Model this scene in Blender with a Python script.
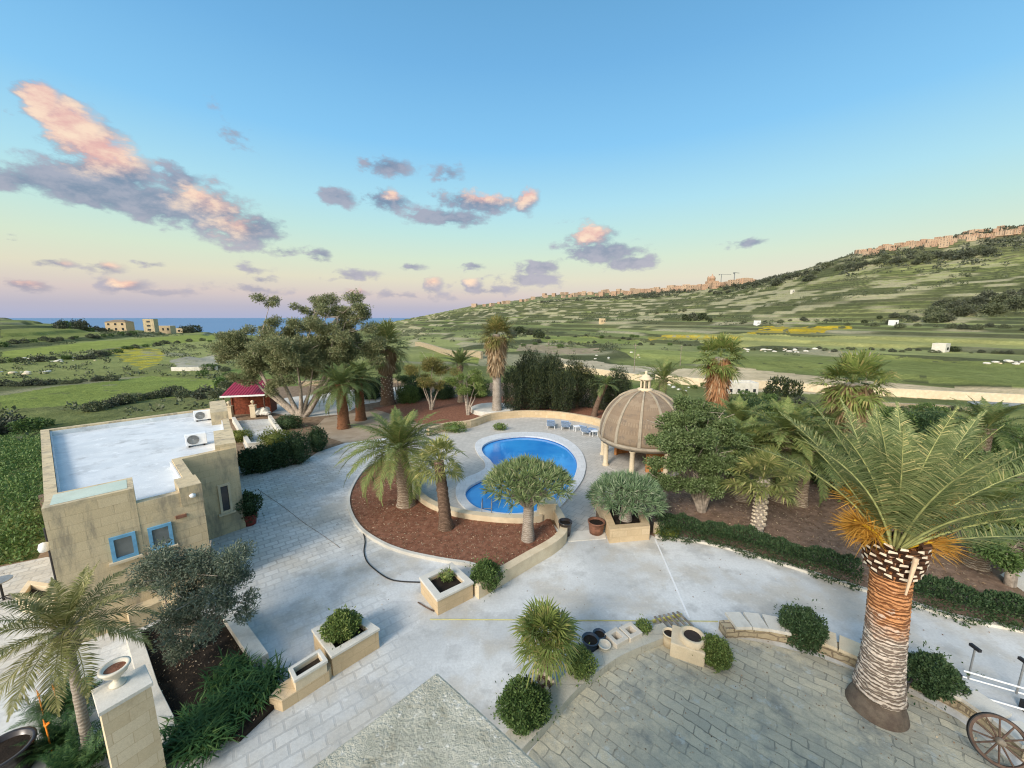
import bpy, math, random
import numpy as np
from mathutils import Vector, Matrix
from mathutils.geometry import tessellate_polygon
for _o in list(bpy.data.objects): bpy.data.objects.remove(_o)
SC = bpy.context.scene
COL = SC.collection
R = math.radians
# ------------------------------------------------------------------ camera
H, F, PITCH = 9.0, 385.0, R(9.73)
CP, SP = math.cos(PITCH), math.sin(PITCH)
cam_data = bpy.data.cameras.new("camera")
cam_data.sensor_width = 36.0; cam_data.lens = 36.0 * F / 1024.0
cam_data.clip_start = 0.1; cam_data.clip_end = 200000.0
cam = bpy.data.objects.new("camera", cam_data); COL.objects.link(cam)
cam.location = (0, 0, H); cam.rotation_euler = (math.pi / 2 - PITCH, 0, 0)
SC.camera = cam
# ------------------------------------------------------------------ world, sun, exposure
SC.view_settings.view_transform = 'Standard'; SC.view_settings.look = 'None'
SC.view_settings.gamma = 1.0; SC.view_settings.use_curve_mapping = False
SC.view_settings.exposure = 0.0
SC.render.engine = 'CYCLES'
SC.cycles.use_denoising = True; SC.cycles.filter_width = 1.15
SC.cycles.max_bounces = 6; SC.cycles.diffuse_bounces = 3; SC.cycles.glossy_bounces = 3
SC.cycles.transmission_bounces = 3; SC.cycles.transparent_max_bounces = 6
SC.cycles.caustics_reflective = False; SC.cycles.caustics_refractive = False

def pix_dir(px, py):
    u = (px - 512) / F; v = (py - 384) / F
    d = Vector((u, CP - v * SP, -SP - v * CP)); d.normalize(); return d
def azel(px, py):
    d = pix_dir(px, py); return math.atan2(d.x, d.y), math.asin(d.z)

world = bpy.data.worlds.new("World"); SC.world = world; world.use_nodes = True
def build_world():
    nt = world.node_tree; N = nt.nodes; L = nt.links; N.clear()
    def math_(op, a, b=None, clamp=False):
        n = N.new('ShaderNodeMath'); n.operation = op; n.use_clamp = clamp
        for i, x in enumerate((a, b)):
            if x is None: continue
            if isinstance(x, (int, float)): n.inputs[i].default_value = x
            else: L.new(x, n.inputs[i])
        return n.outputs[0]
    def vmath(op, a, b):
        n = N.new('ShaderNodeVectorMath'); n.operation = op
        for i, x in enumerate((a, b)):
            if isinstance(x, (tuple, list)): n.inputs[i].default_value = x
            else: L.new(x, n.inputs[i])
        return n
    def mix(f, a, b, mode='MIX'):
        n = N.new('ShaderNodeMix'); n.data_type = 'RGBA'; n.blend_type = mode
        for k, x in ((0, f), (6, a), (7, b)):
            if isinstance(x, (int, float)): n.inputs[k].default_value = x
            elif isinstance(x, tuple): n.inputs[k].default_value = (*x, 1)
            else: L.new(x, n.inputs[k])
        return n.outputs[2]
    def smooth(x, lo, hi):
        n = N.new('ShaderNodeMapRange'); n.interpolation_type = 'SMOOTHSTEP'
        L.new(x, n.inputs[0]); n.inputs[1].default_value = lo; n.inputs[2].default_value = hi
        return n.outputs[0]
    tc = N.new('ShaderNodeTexCoord').outputs['Generated']
    sep = N.new('ShaderNodeSeparateXYZ'); L.new(tc, sep.inputs[0])
    el = math_('ARCSINE', sep.outputs[2]); az = math_('ARCTAN2', sep.outputs[0], sep.outputs[1])
    # clear-sky gradient by elevation (degrees / 90)
    e01 = math_('MULTIPLY', el, 2 / math.pi)
    ramp = N.new('ShaderNodeValToRGB'); L.new(e01, ramp.inputs[0])
    stops = [(0.0, (.40, .44, .63)), (0.016, (.48, .46, .56)), (0.034, (.66, .56, .54)), (0.058, (.74, .70, .54)), (0.088, (.66, .77, .60)), (0.125, (.53, .77, .72)),
             (0.165, (.42, .73, .84)), (0.24, (.24, .57, .88)), (0.33, (.165, .44, .76)), (0.42, (.125, .355, .63)), (1.0, (.30, .42, .62))]
    el_ = ramp.color_ramp.elements
    el_[0].position, el_[0].color = stops[0][0], (*stops[0][1], 1)
    el_[1].position, el_[1].color = stops[-1][0], (*stops[-1][1], 1)
    for p, c in stops[1:-1]:
        e = el_.new(p); e.color = (*c, 1)
    base = ramp.outputs[0]
    # to the right the low sky is paler and creamier
    fr = smooth(az, -0.1, 0.8)
    lowf = math_('MULTIPLY', fr, smooth(el, 0.17, 0.03))
    base = mix(math_('MULTIPLY', lowf, .55), base, (.80, .74, .60))
    # sunset glow in the west, behind the camera to the left
    cosw = vmath('DOT_PRODUCT', tc, tuple(Vector((-0.52, -0.84, 0.16)).normalized())).outputs['Value']
    glow = math_('POWER', math_('MAXIMUM', cosw, 0.0), 3.4)
    base = mix(1.0, base, mix(glow, (0, 0, 0), (3.9, 3.15, 2.3)), 'ADD')
    # clouds: soft blobs in azimuth / elevation, edges broken by noise
    n1 = N.new('ShaderNodeTexNoise'); n1.inputs['Scale'].default_value = 9; n1.inputs['Detail'].default_value = 7; n1.inputs['Roughness'].default_value = .62
    st = vmath('MULTIPLY', tc, (1, 1, 1.9)).outputs[0]; L.new(st, n1.inputs['Vector'])
    n2 = N.new('ShaderNodeTexNoise'); n2.inputs['Scale'].default_value = 24; n2.inputs['Detail'].default_value = 9; n2.inputs['Roughness'].default_value = .6
    L.new(st, n2.inputs['Vector'])
    comb = N.new('ShaderNodeCombineXYZ'); L.new(az, comb.inputs[0]); L.new(el, comb.inputs[1])
    w1 = vmath('SUBTRACT', n1.outputs['Color'], (.5, .5, .5)).outputs[0]
    w2 = vmath('SUBTRACT', n2.outputs['Color'], (.5, .5, .5)).outputs[0]
    p = vmath('ADD', comb.outputs[0], vmath('MULTIPLY', w1, (.055, .032, 0)).outputs[0]).outputs[0]
    p = vmath('ADD', p, vmath('MULTIPLY', w2, (.022, .014, 0)).outputs[0]).outputs[0]
    def blob(px, py, rx, ry, amp=1.0):
        a0, e0 = azel(px, py); a1, _ = azel(px + rx, py); _, e1 = azel(px, py - ry)
        d = vmath('SUBTRACT', p, (a0, e0, 0)).outputs[0]
        d = vmath('MULTIPLY', d, (1 / (a1 - a0), 1 / (e1 - e0), 0)).outputs[0]
        ln = vmath('LENGTH', d, (0, 0, 0)).outputs['Value']
        return math_('MULTIPLY', math_('SUBTRACT', 1.25, ln), amp)
    CL = [(42, 96, 26, 22, 1), (66, 118, 38, 28, 1), (90, 146, 46, 34, 1.1), (112, 172, 55, 28, 1.1), (100, 192, 80, 20, 1.1), (25, 183, 60, 14, .8), (165, 205, 60, 24, 1),
          (212, 212, 48, 28, 1), (250, 228, 42, 20, 1), (182, 182, 26, 20, .8), (236, 134, 24, 18, .30), (390, 167, 27, 12, .9), (340, 197, 19, 9, .9), (386, 200, 29, 13, 1),
          (450, 174, 18, 12, .55), (478, 202, 44, 13, 1), (527, 200, 13, 14, 1), (452, 218, 40, 11, .9), (592, 236, 27, 15, 1), (602, 252, 46, 14, 1), (630, 263, 32, 8, 1),
          (540, 268, 26, 8, .9), (528, 280, 34, 8, .8), (750, 243, 20, 5, .9), (355, 276, 24, 6, .7), (321, 255, 15, 8, .9), (285, 250, 22, 5, .55), (358, 294, 20, 9, .8),
          (410, 267, 17, 5, .8), (434, 286, 11, 9, .9), (474, 287, 12, 8, .9), (492, 291, 34, 5, .7), (50, 263, 36, 6, .8), (105, 269, 26, 8, .8), (128, 286, 28, 8, .9), (22, 287, 42, 8, .9),
          (255, 290, 40, 6, .6), (252, 268, 20, 5, .5), (475, 266, 13, 5, .8), (150, 262, 20, 4, .6), (160, 294, 50, 4, .5), (400, 296, 60, 5, .5), (5, 240, 16, 6, .7), (262, 279, 22, 5, .7)]
    PK = [(44, 98, 24, 24, 1.1), (72, 126, 36, 32, 1.2), (100, 150, 46, 26, 1.1), (215, 205, 42, 16, .55), (236, 224, 26, 14, .6), (200, 196, 20, 10, .8), (393, 194, 14, 7, .8), (484, 195, 32, 10, .9), (527, 196, 12, 12, 1.1),
          (590, 232, 20, 12, 1.2), (358, 290, 16, 7, .8), (434, 282, 9, 7, .7), (473, 281, 8, 6, .7), (126, 281, 16, 7, 1.0), (22, 284, 32, 7, .55), (110, 265, 16, 6, .7), (60, 262, 18, 4, .5)]
    D = None
    for c in CL:
        b = blob(*c); D = b if D is None else math_('MAXIMUM', D, b)
    P = None
    for c in PK:
        b = blob(*c); P = b if P is None else math_('MAXIMUM', P, b)
    nz = math_('ADD', math_('MULTIPLY', math_('SUBTRACT', n1.outputs[0], .5), 2.0), math_('MULTIPLY', math_('SUBTRACT', n2.outputs[0], .5), 2.2))
    D = math_('ADD', D, nz)
    dens = math_('MULTIPLY', smooth(D, .12, .80), .92)
    pk = smooth(math_('ADD', P, math_('MULTIPLY', nz, .7)), .05, .95)
    lowc = smooth(el, .06, .22)
    grey = mix(lowc, (.33, .32, .41), (.17, .235, .35))
    grey = mix(smooth(nz, -.4, .5), grey, mix(.45, grey, (.62, .56, .62)))
    pink = mix(smooth(nz, -.4, .45), (.80, .43, .38), (1.0, .74, .54))
    cc = mix(pk, grey, pink)
    colr = mix(dens, base, cc)
    # below the horizon: dull
    colr = mix(smooth(el, -0.002, -0.02), colr, (.16, .19, .2))
    sky = N.new('ShaderNodeTexSky'); sky.sky_type = 'NISHITA'; sky.sun_disc = False
    sky.sun_elevation = R(32.5); sky.sun_rotation = R(216.6)
    bg0 = N.new('ShaderNodeBackground'); L.new(sky.outputs[0], bg0.inputs[0]); bg0.inputs[1].default_value = 0.008
    bg1 = N.new('ShaderNodeBackground'); L.new(colr, bg1.inputs[0]); bg1.inputs[1].default_value = 1.0
    add = N.new('ShaderNodeAddShader'); L.new(bg0.outputs[0], add.inputs[0]); L.new(bg1.outputs[0], add.inputs[1])
    out = N.new('ShaderNodeOutputWorld'); L.new(add.outputs[0], out.inputs[0])
    world.cycles.sampling_method = 'MANUAL'; world.cycles.sample_map_resolution = 512
build_world()
sun_d = bpy.data.lights.new("sun", 'SUN'); sun_d.energy = 3.0; sun_d.angle = R(15); sun_d.color = (1.0, .90, .80)
sun = bpy.data.objects.new("sun", sun_d); COL.objects.link(sun)
_sd = Vector((-0.58, -0.78, 0.62)).normalized()        # low western light from behind the camera, to the left
sun.rotation_euler = _sd.to_track_quat('Z', 'Y').to_euler()

# ------------------------------------------------------------------ helpers
def at(px, py, z=0.0):
    u = (px - 512) / F; v = (py - 384) / F
    dz = -SP - v * CP; t = (z - H) / dz
    return Vector((u * t, (CP - v * SP) * t, z))
def A2(pts, z=0.0): return [tuple(at(x, y, z)[:2]) for x, y in pts]
def depth(p): return p[1] * CP + (H - (p[2] if len(p) > 2 else 0)) * SP
def size(npx, p): return npx / F * depth(p)
def zat(p, py):                 # height above a ground point that shows at row py
    v = (py - 384) / F
    return H + p[1] * (-SP - v * CP) / (CP - v * SP)
def tag(o, label=None, cat=None, group=None, kind=None):
    if label: o['label'] = label
    if cat: o['category'] = cat
    if group: o['group'] = group
    if kind: o['kind'] = kind
    return o
def empty(name, loc, label, cat, group=None, rz=0):
    o = bpy.data.objects.new(name, None); COL.objects.link(o); o.location = loc; o.rotation_euler = (0, 0, rz)
    o.empty_display_size = .2
    return tag(o, label, cat, group)
def link(name, me, parent=None, loc=None):
    o = bpy.data.objects.new(name, me); COL.objects.link(o)
    if parent is not None: o.parent = parent
    if loc is not None: o.location = loc
    return o
def copy_tree(o, parent=None):
    c = o.copy(); COL.objects.link(c)
    if parent is not None: c.parent = parent
    for ch in list(o.children): copy_tree(ch, c)
    return c
def tmat(*a):
    return Matrix.Translation(a)

class MB:
    """collects boxes, prisms, tubes, lathes, leaves and writes them as ONE mesh with box-projected UVs in metres"""
    def __init__(s): s.v = []; s.f = []; s.n = 0; s.sm = []
    def add(s, V, Fc, smooth=False):
        V = np.asarray(V, float).reshape(-1, 3); b = s.n; s.v.append(V); s.n += len(V)
        for f in Fc: s.f.append([int(i) + b for i in f]); s.sm.append(smooth)
        return s
    def box(s, c, d, rz=0.0, taper=1.0):
        x, y, z = d[0] / 2, d[1] / 2, d[2] / 2; t = taper
        P = np.array([(-x, -y, -z), (x, -y, -z), (x, y, -z), (-x, y, -z), (-x * t, -y * t, z), (x * t, -y * t, z), (x * t, y * t, z), (-x * t, y * t, z)])
        cr, sr = math.cos(rz), math.sin(rz)
        Q = P.copy(); Q[:, 0] = P[:, 0] * cr - P[:, 1] * sr; Q[:, 1] = P[:, 0] * sr + P[:, 1] * cr
        return s.add(Q + np.array(c), [(0, 3, 2, 1), (4, 5, 6, 7), (0, 1, 5, 4), (1, 2, 6, 5), (2, 3, 7, 6), (3, 0, 4, 7)])
    def prism(s, pts, z0, z1, bottom=False):
        n = len(pts); ar = sum(pts[i][0] * pts[(i + 1) % n][1] - pts[(i + 1) % n][0] * pts[i][1] for i in range(n))
        if ar < 0: pts = pts[::-1]
        z0s = z0 if hasattr(z0, '__len__') else [z0] * n
        V = [(p[0], p[1], z0s[i]) for i, p in enumerate(pts)] + [(p[0], p[1], z1) for p in pts]
        Fc = [(i, (i + 1) % n, n + (i + 1) % n, n + i) for i in range(n)]
        tri = tessellate_polygon([[Vector((p[0], p[1], 0)) for p in pts]])
        Fc += [_ccw(pts, t, n) for t in tri]
        return s.add(V, Fc)
    def sheet(s, pts, z, holes=()):
        allp = list(pts)
        for h in holes: allp += list(h)
        tri = tessellate_polygon([[Vector((p[0], p[1], 0)) for p in r] for r in [pts, *holes]])
        return s.add([(p[0], p[1], z) for p in allp], [_ccw(allp, t, 0) for t in tri])
    def tube(s, pts, rad, seg=8, cap=True, smooth=True):
        pts = [Vector(p) for p in pts]; n = len(pts)
        if not hasattr(rad, '__len__'): rad = [rad] * n
        V = []; up = Vector((0, 0, 1))
        t0 = (pts[1] - pts[0]).normalized()
        a = t0.cross(up if abs(t0.z) < .9 else Vector((1, 0, 0))).normalized()
        for i, p in enumerate(pts):
            t = (pts[min(i + 1, n - 1)] - pts[max(i - 1, 0)]).normalized()
            a = (a - t * a.dot(t)).normalized(); b = t.cross(a)
            for k in range(seg):
                q = 2 * math.pi * k / seg
                V.append(p + (a * math.cos(q) + b * math.sin(q)) * rad[i])
        Fc = [(i * seg + k, i * seg + (k + 1) % seg, (i + 1) * seg + (k + 1) % seg, (i + 1) * seg + k) for i in range(n - 1) for k in range(seg)]
        s.add([tuple(v) for v in V], Fc, smooth)
        if cap: s.add([tuple(v) for v in V[:seg]], [tuple(range(seg))[::-1]]); s.add([tuple(v) for v in V[-seg:]], [tuple(range(seg))])
        return s
    def lathe(s, c, prof, seg=24, smooth=True, cap=True):
        V = [(c[0] + r * math.cos(2 * math.pi * k / seg), c[1] + r * math.sin(2 * math.pi * k / seg), c[2] + z) for r, z in prof for k in range(seg)]
        n = len(prof)
        Fc = [(i * seg + k, i * seg + (k + 1) % seg, (i + 1) * seg + (k + 1) % seg, (i + 1) * seg + k) for i in range(n - 1) for k in range(seg)]
        s.add(V, Fc, smooth)
        return s
    def wall(s, pts, th, z0, z1, closed=False):
        P = [Vector((p[0], p[1])) for p in pts]; n = len(P); Lf = []; Rt = []
        for i in range(n):
            if closed: a, b = P[i - 1], P[(i + 1) % n]
            else: a, b = P[max(i - 1, 0)], P[min(i + 1, n - 1)]
            d1 = (P[i] - a).normalized() if (P[i] - a).length > 1e-6 else (b - P[i]).normalized()
            d2 = (b - P[i]).normalized() if (b - P[i]).length > 1e-6 else d1
            n1 = Vector((-d1.y, d1.x)); n2 = Vector((-d2.y, d2.x)); m = (n1 + n2)
            m = m.normalized() if m.length > 1e-6 else n1
            k = 1 / max(.4, m.dot(n1)); Lf.append(P[i] + m * (th / 2 * k)); Rt.append(P[i] - m * (th / 2 * k))
        V = []
        for i in range(n):
            V += [(Rt[i].x, Rt[i].y, z0), (Lf[i].x, Lf[i].y, z0), (Lf[i].x, Lf[i].y, z1), (Rt[i].x, Rt[i].y, z1)]
        Fc = []
        for i in range(n if closed else n - 1):
            j = (i + 1) % n
            for k in (1, 2, 3): Fc.append((i * 4 + k, j * 4 + k, j * 4 + (k + 1) % 4, i * 4 + (k + 1) % 4)[::-1])
        if not closed: Fc += [(0, 3, 2, 1), (4 * n - 4, 4 * n - 3, 4 * n - 2, 4 * n - 1)]
        return s.add(V, Fc)
    def rock(s, c, r, rng, sq=(1, 1, .7)):
        import bmesh
        bm = bmesh.new(); bmesh.ops.create_icosphere(bm, subdivisions=2, radius=1)
        V = []
        k = rng.uniform(0, 9)
        for v in bm.verts:
            q = 1 + .16 * math.sin(v.co.x * 3 + k) + .13 * math.sin(v.co.y * 4 + k * 2) + rng.uniform(-.06, .06)
            V.append((c[0] + v.co.x * q * r * sq[0], c[1] + v.co.y * q * r * sq[1], c[2] + v.co.z * q * r * sq[2]))
        s.add(V, [[v.index for v in f.verts] for f in bm.faces]); bm.free(); return s
    def build(s, name, mat, parent=None, loc=None, uv=True, bevel=0):
        V = np.concatenate(s.v) if s.v else np.zeros((0, 3))
        me = bpy.data.meshes.new(name); me.from_pydata(V.tolist(), [], s.f); me.update()
        me.polygons.foreach_set('use_smooth', s.sm)
        if uv and len(s.f) < 60000:
            nl = len(me.loops); vi = np.empty(nl, int); me.loops.foreach_get('vertex_index', vi)
            npoly = len(me.polygons); nr = np.empty(npoly * 3); me.polygons.foreach_get('normal', nr); nr = nr.reshape(-1, 3)
            lt = np.empty(npoly, int); me.polygons.foreach_get('loop_total', lt)
            nn = np.repeat(nr, lt, axis=0); co = V[vi]
            h = np.hypot(nn[:, 0], nn[:, 1]) + 1e-9; tx, ty = -nn[:, 1] / h, nn[:, 0] / h
            flat = np.abs(nn[:, 2]) > .7
            U = np.where(flat, co[:, 0], co[:, 0] * tx + co[:, 1] * ty); W = np.where(flat, co[:, 1], co[:, 2])
            l = me.uv_layers.new(name='UVMap'); l.data.foreach_set('uv', np.stack([U, W], 1).ravel())
        me.materials.append(mat); me.update()
        o = link(name, me, parent, loc)
        if bevel:
            m = o.modifiers.new('bevel', 'BEVEL'); m.width = bevel; m.segments = 2; m.limit_method = 'ANGLE'
        return o
def _ccw(p, t, off):
    a, b, c = (p[i] for i in t)
    if (b[0] - a[0]) * (c[1] - a[1]) - (b[1] - a[1]) * (c[0] - a[0]) < 0: t = (t[0], t[2], t[1])
    return tuple(i + off for i in t)
def spl(pts, n=6, closed=False):
    P = [np.array(p, float) for p in pts]; m = len(P); out = []
    for i in range(m if closed else m - 1):
        if closed: a, b, c, d = P[(i - 1) % m], P[i], P[(i + 1) % m], P[(i + 2) % m]
        else: a, b, c, d = P[max(i - 1, 0)], P[i], P[i + 1], P[min(i + 2, m - 1)]
        for k in range(n):
            t = k / n
            out.append(tuple(.5 * (2 * b + (c - a) * t + (2 * a - 5 * b + 4 * c - d) * t * t + (3 * b - a - 3 * c + d) * t ** 3)))
    if not closed: out.append(tuple(P[-1]))
    return out

# ------------------------------------------------------------------ materials
def lin(c):
    return tuple(c)
class NT:
    def __init__(s, name):
        s.m = bpy.data.materials.new(name); s.m.use_nodes = True; s.t = s.m.node_tree; s.N = s.t.nodes; s.L = s.t.links
        s.bs = s.N['Principled BSDF']; s.tc = s.N.new('ShaderNodeTexCoord')
    def set(s, node, k, x):
        if x is None: return
        if hasattr(x, 'is_output'): s.L.new(x, node.inputs[k])
        elif isinstance(x, tuple) and len(x) == 3 and node.inputs[k].type == 'RGBA': node.inputs[k].default_value = (*x, 1)
        else: node.inputs[k].default_value = x
    def noise(s, scale, detail=4, rough=.55, vec=None, dist=0, out=0):
        n = s.N.new('ShaderNodeTexNoise'); n.inputs['Scale'].default_value = scale; n.inputs['Detail'].default_value = detail
        n.inputs['Roughness'].default_value = rough; n.inputs['Distortion'].default_value = dist
        s.L.new(vec if vec is not None else s.tc.outputs['Object'], n.inputs['Vector']); return n.outputs[out]
    def mr(s, x, lo, hi, a=0., b=1.):
        n = s.N.new('ShaderNodeMapRange'); n.interpolation_type = 'SMOOTHSTEP'; s.L.new(x, n.inputs[0])
        for i, q in enumerate((lo, hi, a, b)): n.inputs[i + 1].default_value = q
        return n.outputs[0]
    def mix(s, f, a, b, mode='MIX'):
        n = s.N.new('ShaderNodeMix'); n.data_type = 'RGBA'; n.blend_type = mode
        s.set(n, 0, f); s.set(n, 6, a); s.set(n, 7, b); return n.outputs[2]
    def ma(s, op, a, b=0.0):
        n = s.N.new('ShaderNodeMath'); n.operation = op; s.set(n, 0, a); s.set(n, 1, b); return n.outputs[0]
    def scale(s, v, k, rz=0.0, loc=(0, 0, 0)):
        n = s.N.new('ShaderNodeMapping'); s.L.new(v, n.inputs[0]); n.inputs['Scale'].default_value = k; n.inputs['Rotation'].default_value = (0, 0, rz); n.inputs['Location'].default_value = loc
        return n.outputs[0]
    def bump(s, h, strength=.3, dist=.02, normal=None):
        n = s.N.new('ShaderNodeBump'); n.inputs['Strength'].default_value = strength; n.inputs['Distance'].default_value = dist
        s.L.new(h, n.inputs['Height'])
        if normal is not None: s.L.new(normal, n.inputs['Normal'])
        s.L.new(n.outputs[0], s.bs.inputs['Normal']); return n.outputs[0]
    def brick(s, vec, w, h, c1, c2, mortar, msize=.02, off=.5, bias=0.):
        n = s.N.new('ShaderNodeTexBrick'); s.L.new(vec, n.inputs['Vector']); n.inputs['Scale'].default_value = 1
        n.inputs['Brick Width'].default_value = w; n.inputs['Row Height'].default_value = h; n.inputs['Mortar Size'].default_value = msize
        n.inputs['Mortar Smooth'].default_value = .25; n.offset = off; n.inputs['Bias'].default_value = bias
        s.set(n, 'Color1', c1); s.set(n, 'Color2', c2); s.set(n, 'Mortar', mortar); return n
    def done(s, col, rough=.85, spec=.25):
        s.set(s.bs, 'Base Color', col); s.set(s.bs, 'Roughness', rough); s.bs.inputs['Specular IOR Level'].default_value = spec
        return s.m
def plain(name, c, rough=.7, metal=0., var=.12, scale=6., bump=0., spec=.3):
    n = NT(name); f = n.noise(scale, 5)
    col = n.mix(n.mr(f, .3, .7), tuple(x * (1 - var) for x in c), tuple(min(1, x * (1 + var)) for x in c))
    n.bs.inputs['Metallic'].default_value = metal
    if bump: n.bump(n.noise(scale * 5, 6), bump, .02)
    return n.done(col, rough, spec)
def stone(name, c1, c2, stain=(.10, .085, .07), scale=1.5, stain_amt=.5, blocks=None, mortar=None, bump=.35, warp=.012, uvr=0., offset=.5, rough=.9, white=None, wear=0., streak=0.):
    n = NT(name); O = n.tc.outputs['Object']
    if blocks:
        uv = n.scale(n.tc.outputs['UV'], (1, 1, 1), uvr)
        w = n.N.new('ShaderNodeVectorMath'); w.operation = 'MULTIPLY_ADD'; n.L.new(n.noise(2.2, 3, out=1), w.inputs[0])
        w.inputs[1].default_value = (warp * 3, warp * 3, 0); n.L.new(uv, w.inputs[2])
        b = n.brick(w.outputs[0], blocks[0], blocks[1], c1, c2, mortar or tuple(x * .55 for x in c1), blocks[2] if len(blocks) > 2 else .012, offset)
        col = b.outputs[0]; hb = b.outputs['Fac']
    else:
        col = n.mix(n.mr(n.noise(scale * 1.3, 3), .35, .65), c1, c2); hb = None
    if wear:
        col = n.mix(n.mr(n.noise(.75, 6, .65), .42, .58, 0, wear), col, n.mix(n.mr(n.noise(2.2, 6, .7), .35, .65), c1, c2))
    col = n.mix(n.mr(n.noise(scale * .6, 5, .6), .3, .75, 0, .55), col, tuple((a + b) / 2 * .82 for a, b in zip(c1, c2)))
    st = n.mr(n.noise(scale, 8, .68), .5, .72, 0, stain_amt)
    col = n.mix(st, col, stain)
    if streak: col = n.mix(n.mr(n.noise(2.4, 7, .7, vec=n.scale(O, (1, 1, .22))), .48, .66, 0, streak), col, stain)
    if white: col = n.mix(n.mr(n.noise(scale * 3.1, 6, .7), .56, .68, 0, .8), col, white)
    fine = n.noise(38, 4, .7)
    col = n.mix(n.mr(fine, .25, .75, .0, .35), col, tuple(x * .6 for x in c1))
    h = n.ma('ADD', n.ma('MULTIPLY', n.noise(scale * 9, 7, .65), .7), n.ma('MULTIPLY', fine, .3))
    if hb is not None: h = n.ma('SUBTRACT', h, n.ma('MULTIPLY', hb, .6))
    n.bump(h, bump, .03)
    return n.done(col, rough, .15)
def leaf(name, c1, c2, trans=.25, rough=.55, yellow=None, spec=.25):
    n = NT(name); g = n.N.new('ShaderNodeNewGeometry').outputs['Random Per Island']
    col = n.mix(g, c1, c2)
    col = n.mix(n.mr(n.noise(1.3, 3), .4, .7, 0, .3), col, tuple(x * .6 for x in c1))
    if yellow: col = n.mix(n.mr(g, .80, .95), col, yellow)
    m = n.done(col, rough, spec)
    t = n.N.new('ShaderNodeBsdfTranslucent'); n.L.new(col, t.inputs[0]) if hasattr(col, 'is_output') else None
    mx = n.N.new('ShaderNodeMixShader'); mx.inputs[0].default_value = trans
    n.L.new(n.bs.outputs[0], mx.inputs[1]); n.L.new(t.outputs[0], mx.inputs[2])
    n.L.new(mx.outputs[0], n.N['Material Output'].inputs[0])
    return m
def bark(name, c1, c2, rings=30., bump=.6):
    n = NT(name); O = n.tc.outputs['Object']
    w = n.N.new('ShaderNodeTexWave'); w.bands_direction = 'Z'; w.inputs['Scale'].default_value = rings / 6.283 * 1.0; w.inputs['Distortion'].default_value = 5; w.inputs['Detail'].default_value = 4; w.inputs['Detail Scale'].default_value = 2.2
    n.L.new(O, w.inputs['Vector'])
    col = n.mix(n.mr(w.outputs['Fac'], .25, .75), c1, c2)
    col = n.mix(n.mr(n.noise(4, 6, .65), .4, .7, 0, .5), col, tuple(x * .45 for x in c1))
    n.bump(n.ma('ADD', w.outputs['Fac'], n.noise(18, 5)), bump, .03)
    return n.done(col, .92, .1)
# ------------------------------------------------------------------ terrain
def _hash(i, j, s=0):
    x = np.sin(i * 127.1 + j * 311.7 + s * 74.7) * 43758.5453
    return x - np.floor(x)
def vnoise(x, y, s=0):
    xi, yi = np.floor(x), np.floor(y); fx, fy = x - xi, y - yi
    fx = fx * fx * (3 - 2 * fx); fy = fy * fy * (3 - 2 * fy)
    a, b, c, d = _hash(xi, yi, s), _hash(xi + 1, yi, s), _hash(xi, yi + 1, s), _hash(xi + 1, yi + 1, s)
    return (a * (1 - fx) + b * fx) * (1 - fy) + (c * (1 - fx) + d * fx) * fy
def fbm(x, y, s=0, o=4):
    v = 0; a = .5; t = 0
    for k in range(o): v = v + a * vnoise(x * 2 ** k + 17 * k, y * 2 ** k - 9 * k, s + k); t += a; a *= .5
    return v / t
def sstep(x, a, b):
    t = np.clip((x - a) / (b - a), 0, 1); return t * t * (3 - 2 * t)
RK = np.log(np.array([5, 40, 60, 100, 200, 350, 600, 1000, 1500, 2200, 3200, 5000.]))
def _az(px): return math.atan2((px - 512) / F, 1.0)
TAB = [(-3.2, [-.5, -1, -2, -3, -4, -3, 0, 0, -20, -60, -60, -60]),
       (_az(-250), [-.5, -1, -2, -3, -4, -2, 6, 12, -30, -60, -60, -60]),
       (_az(0), [-.5, -1, -2, -3.2, -4, -2, 9.5, 11.2, -30, -60, -60, -60]),
       (_az(60), [-.5, -1, -2, -3.2, -4.4, -3, 4.5, 0, -40, -60, -60, -60]),
       (_az(110), [-.5, -1, -2, -3.2, -4.6, -3.6, -1.5, -30, -60, -60, -60, -60]),
       (_az(200), [-.5, -1, -2, -3.5, -5, -4.5, -5, -45, -60, -60, -60, -60]),
       (_az(300), [-.5, -1, -1.5, -3, -6, -8, -16, -50, -60, -60, -60, -60]),
       (_az(385), [-.5, -.8, -1.3, -2.5, -5, -7, -8, -10, -14, -22, -60, -60]),
       (_az(430), [-.5, -.6, -1.2, -2.8, -4.5, -3, 2, 6, 18, 24, 0, -60]),
       (_az(480), [-.5, -.5, -1.2, -3, -3.2, -1, 6, 20, 44, 84, 84, 80]),
       (_az(560), [-.5, -.6, -1.2, -3, -4, -.5, 10, 32, 78, 142, 140, 130]),
       (_az(640), [-.5, -.8, -1.6, -3.2, -3, 3, 14, 44, 100, 150, 150, 140]),
       (_az(720), [-.5, -1, -2, -3.2, -1.5, 5, 21, 62, 122, 150, 150, 140]),
       (_az(800), [-.5, -1, -2, -3.6, -1, 8, 36, 116, 122, 150, 150, 140]),
       (_az(850), [-.5, -1, -2, -4, 0, 9, 46, 142, 148, 160, 160, 150]),
       (_az(1024), [-.5, -1, -2, -3.4, 1, 11, 50, 148, 158, 170, 160, 150]),
       (_az(1400), [-.5, -1, -2, -3.2, 1, 12, 48, 138, 150, 160, 160, 150]),
       (3.2, [-.5, -1, -2, -3, 0, 8, 20, 40, 60, 60, 60, 60])]
_TA = np.array([t[0] for t in TAB]); _TZ = np.array([t[1] for t in TAB], float)
_ga = np.linspace(-3.2, 3.2, 1281); _gr = np.linspace(RK[0], RK[-1], 260)
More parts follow.
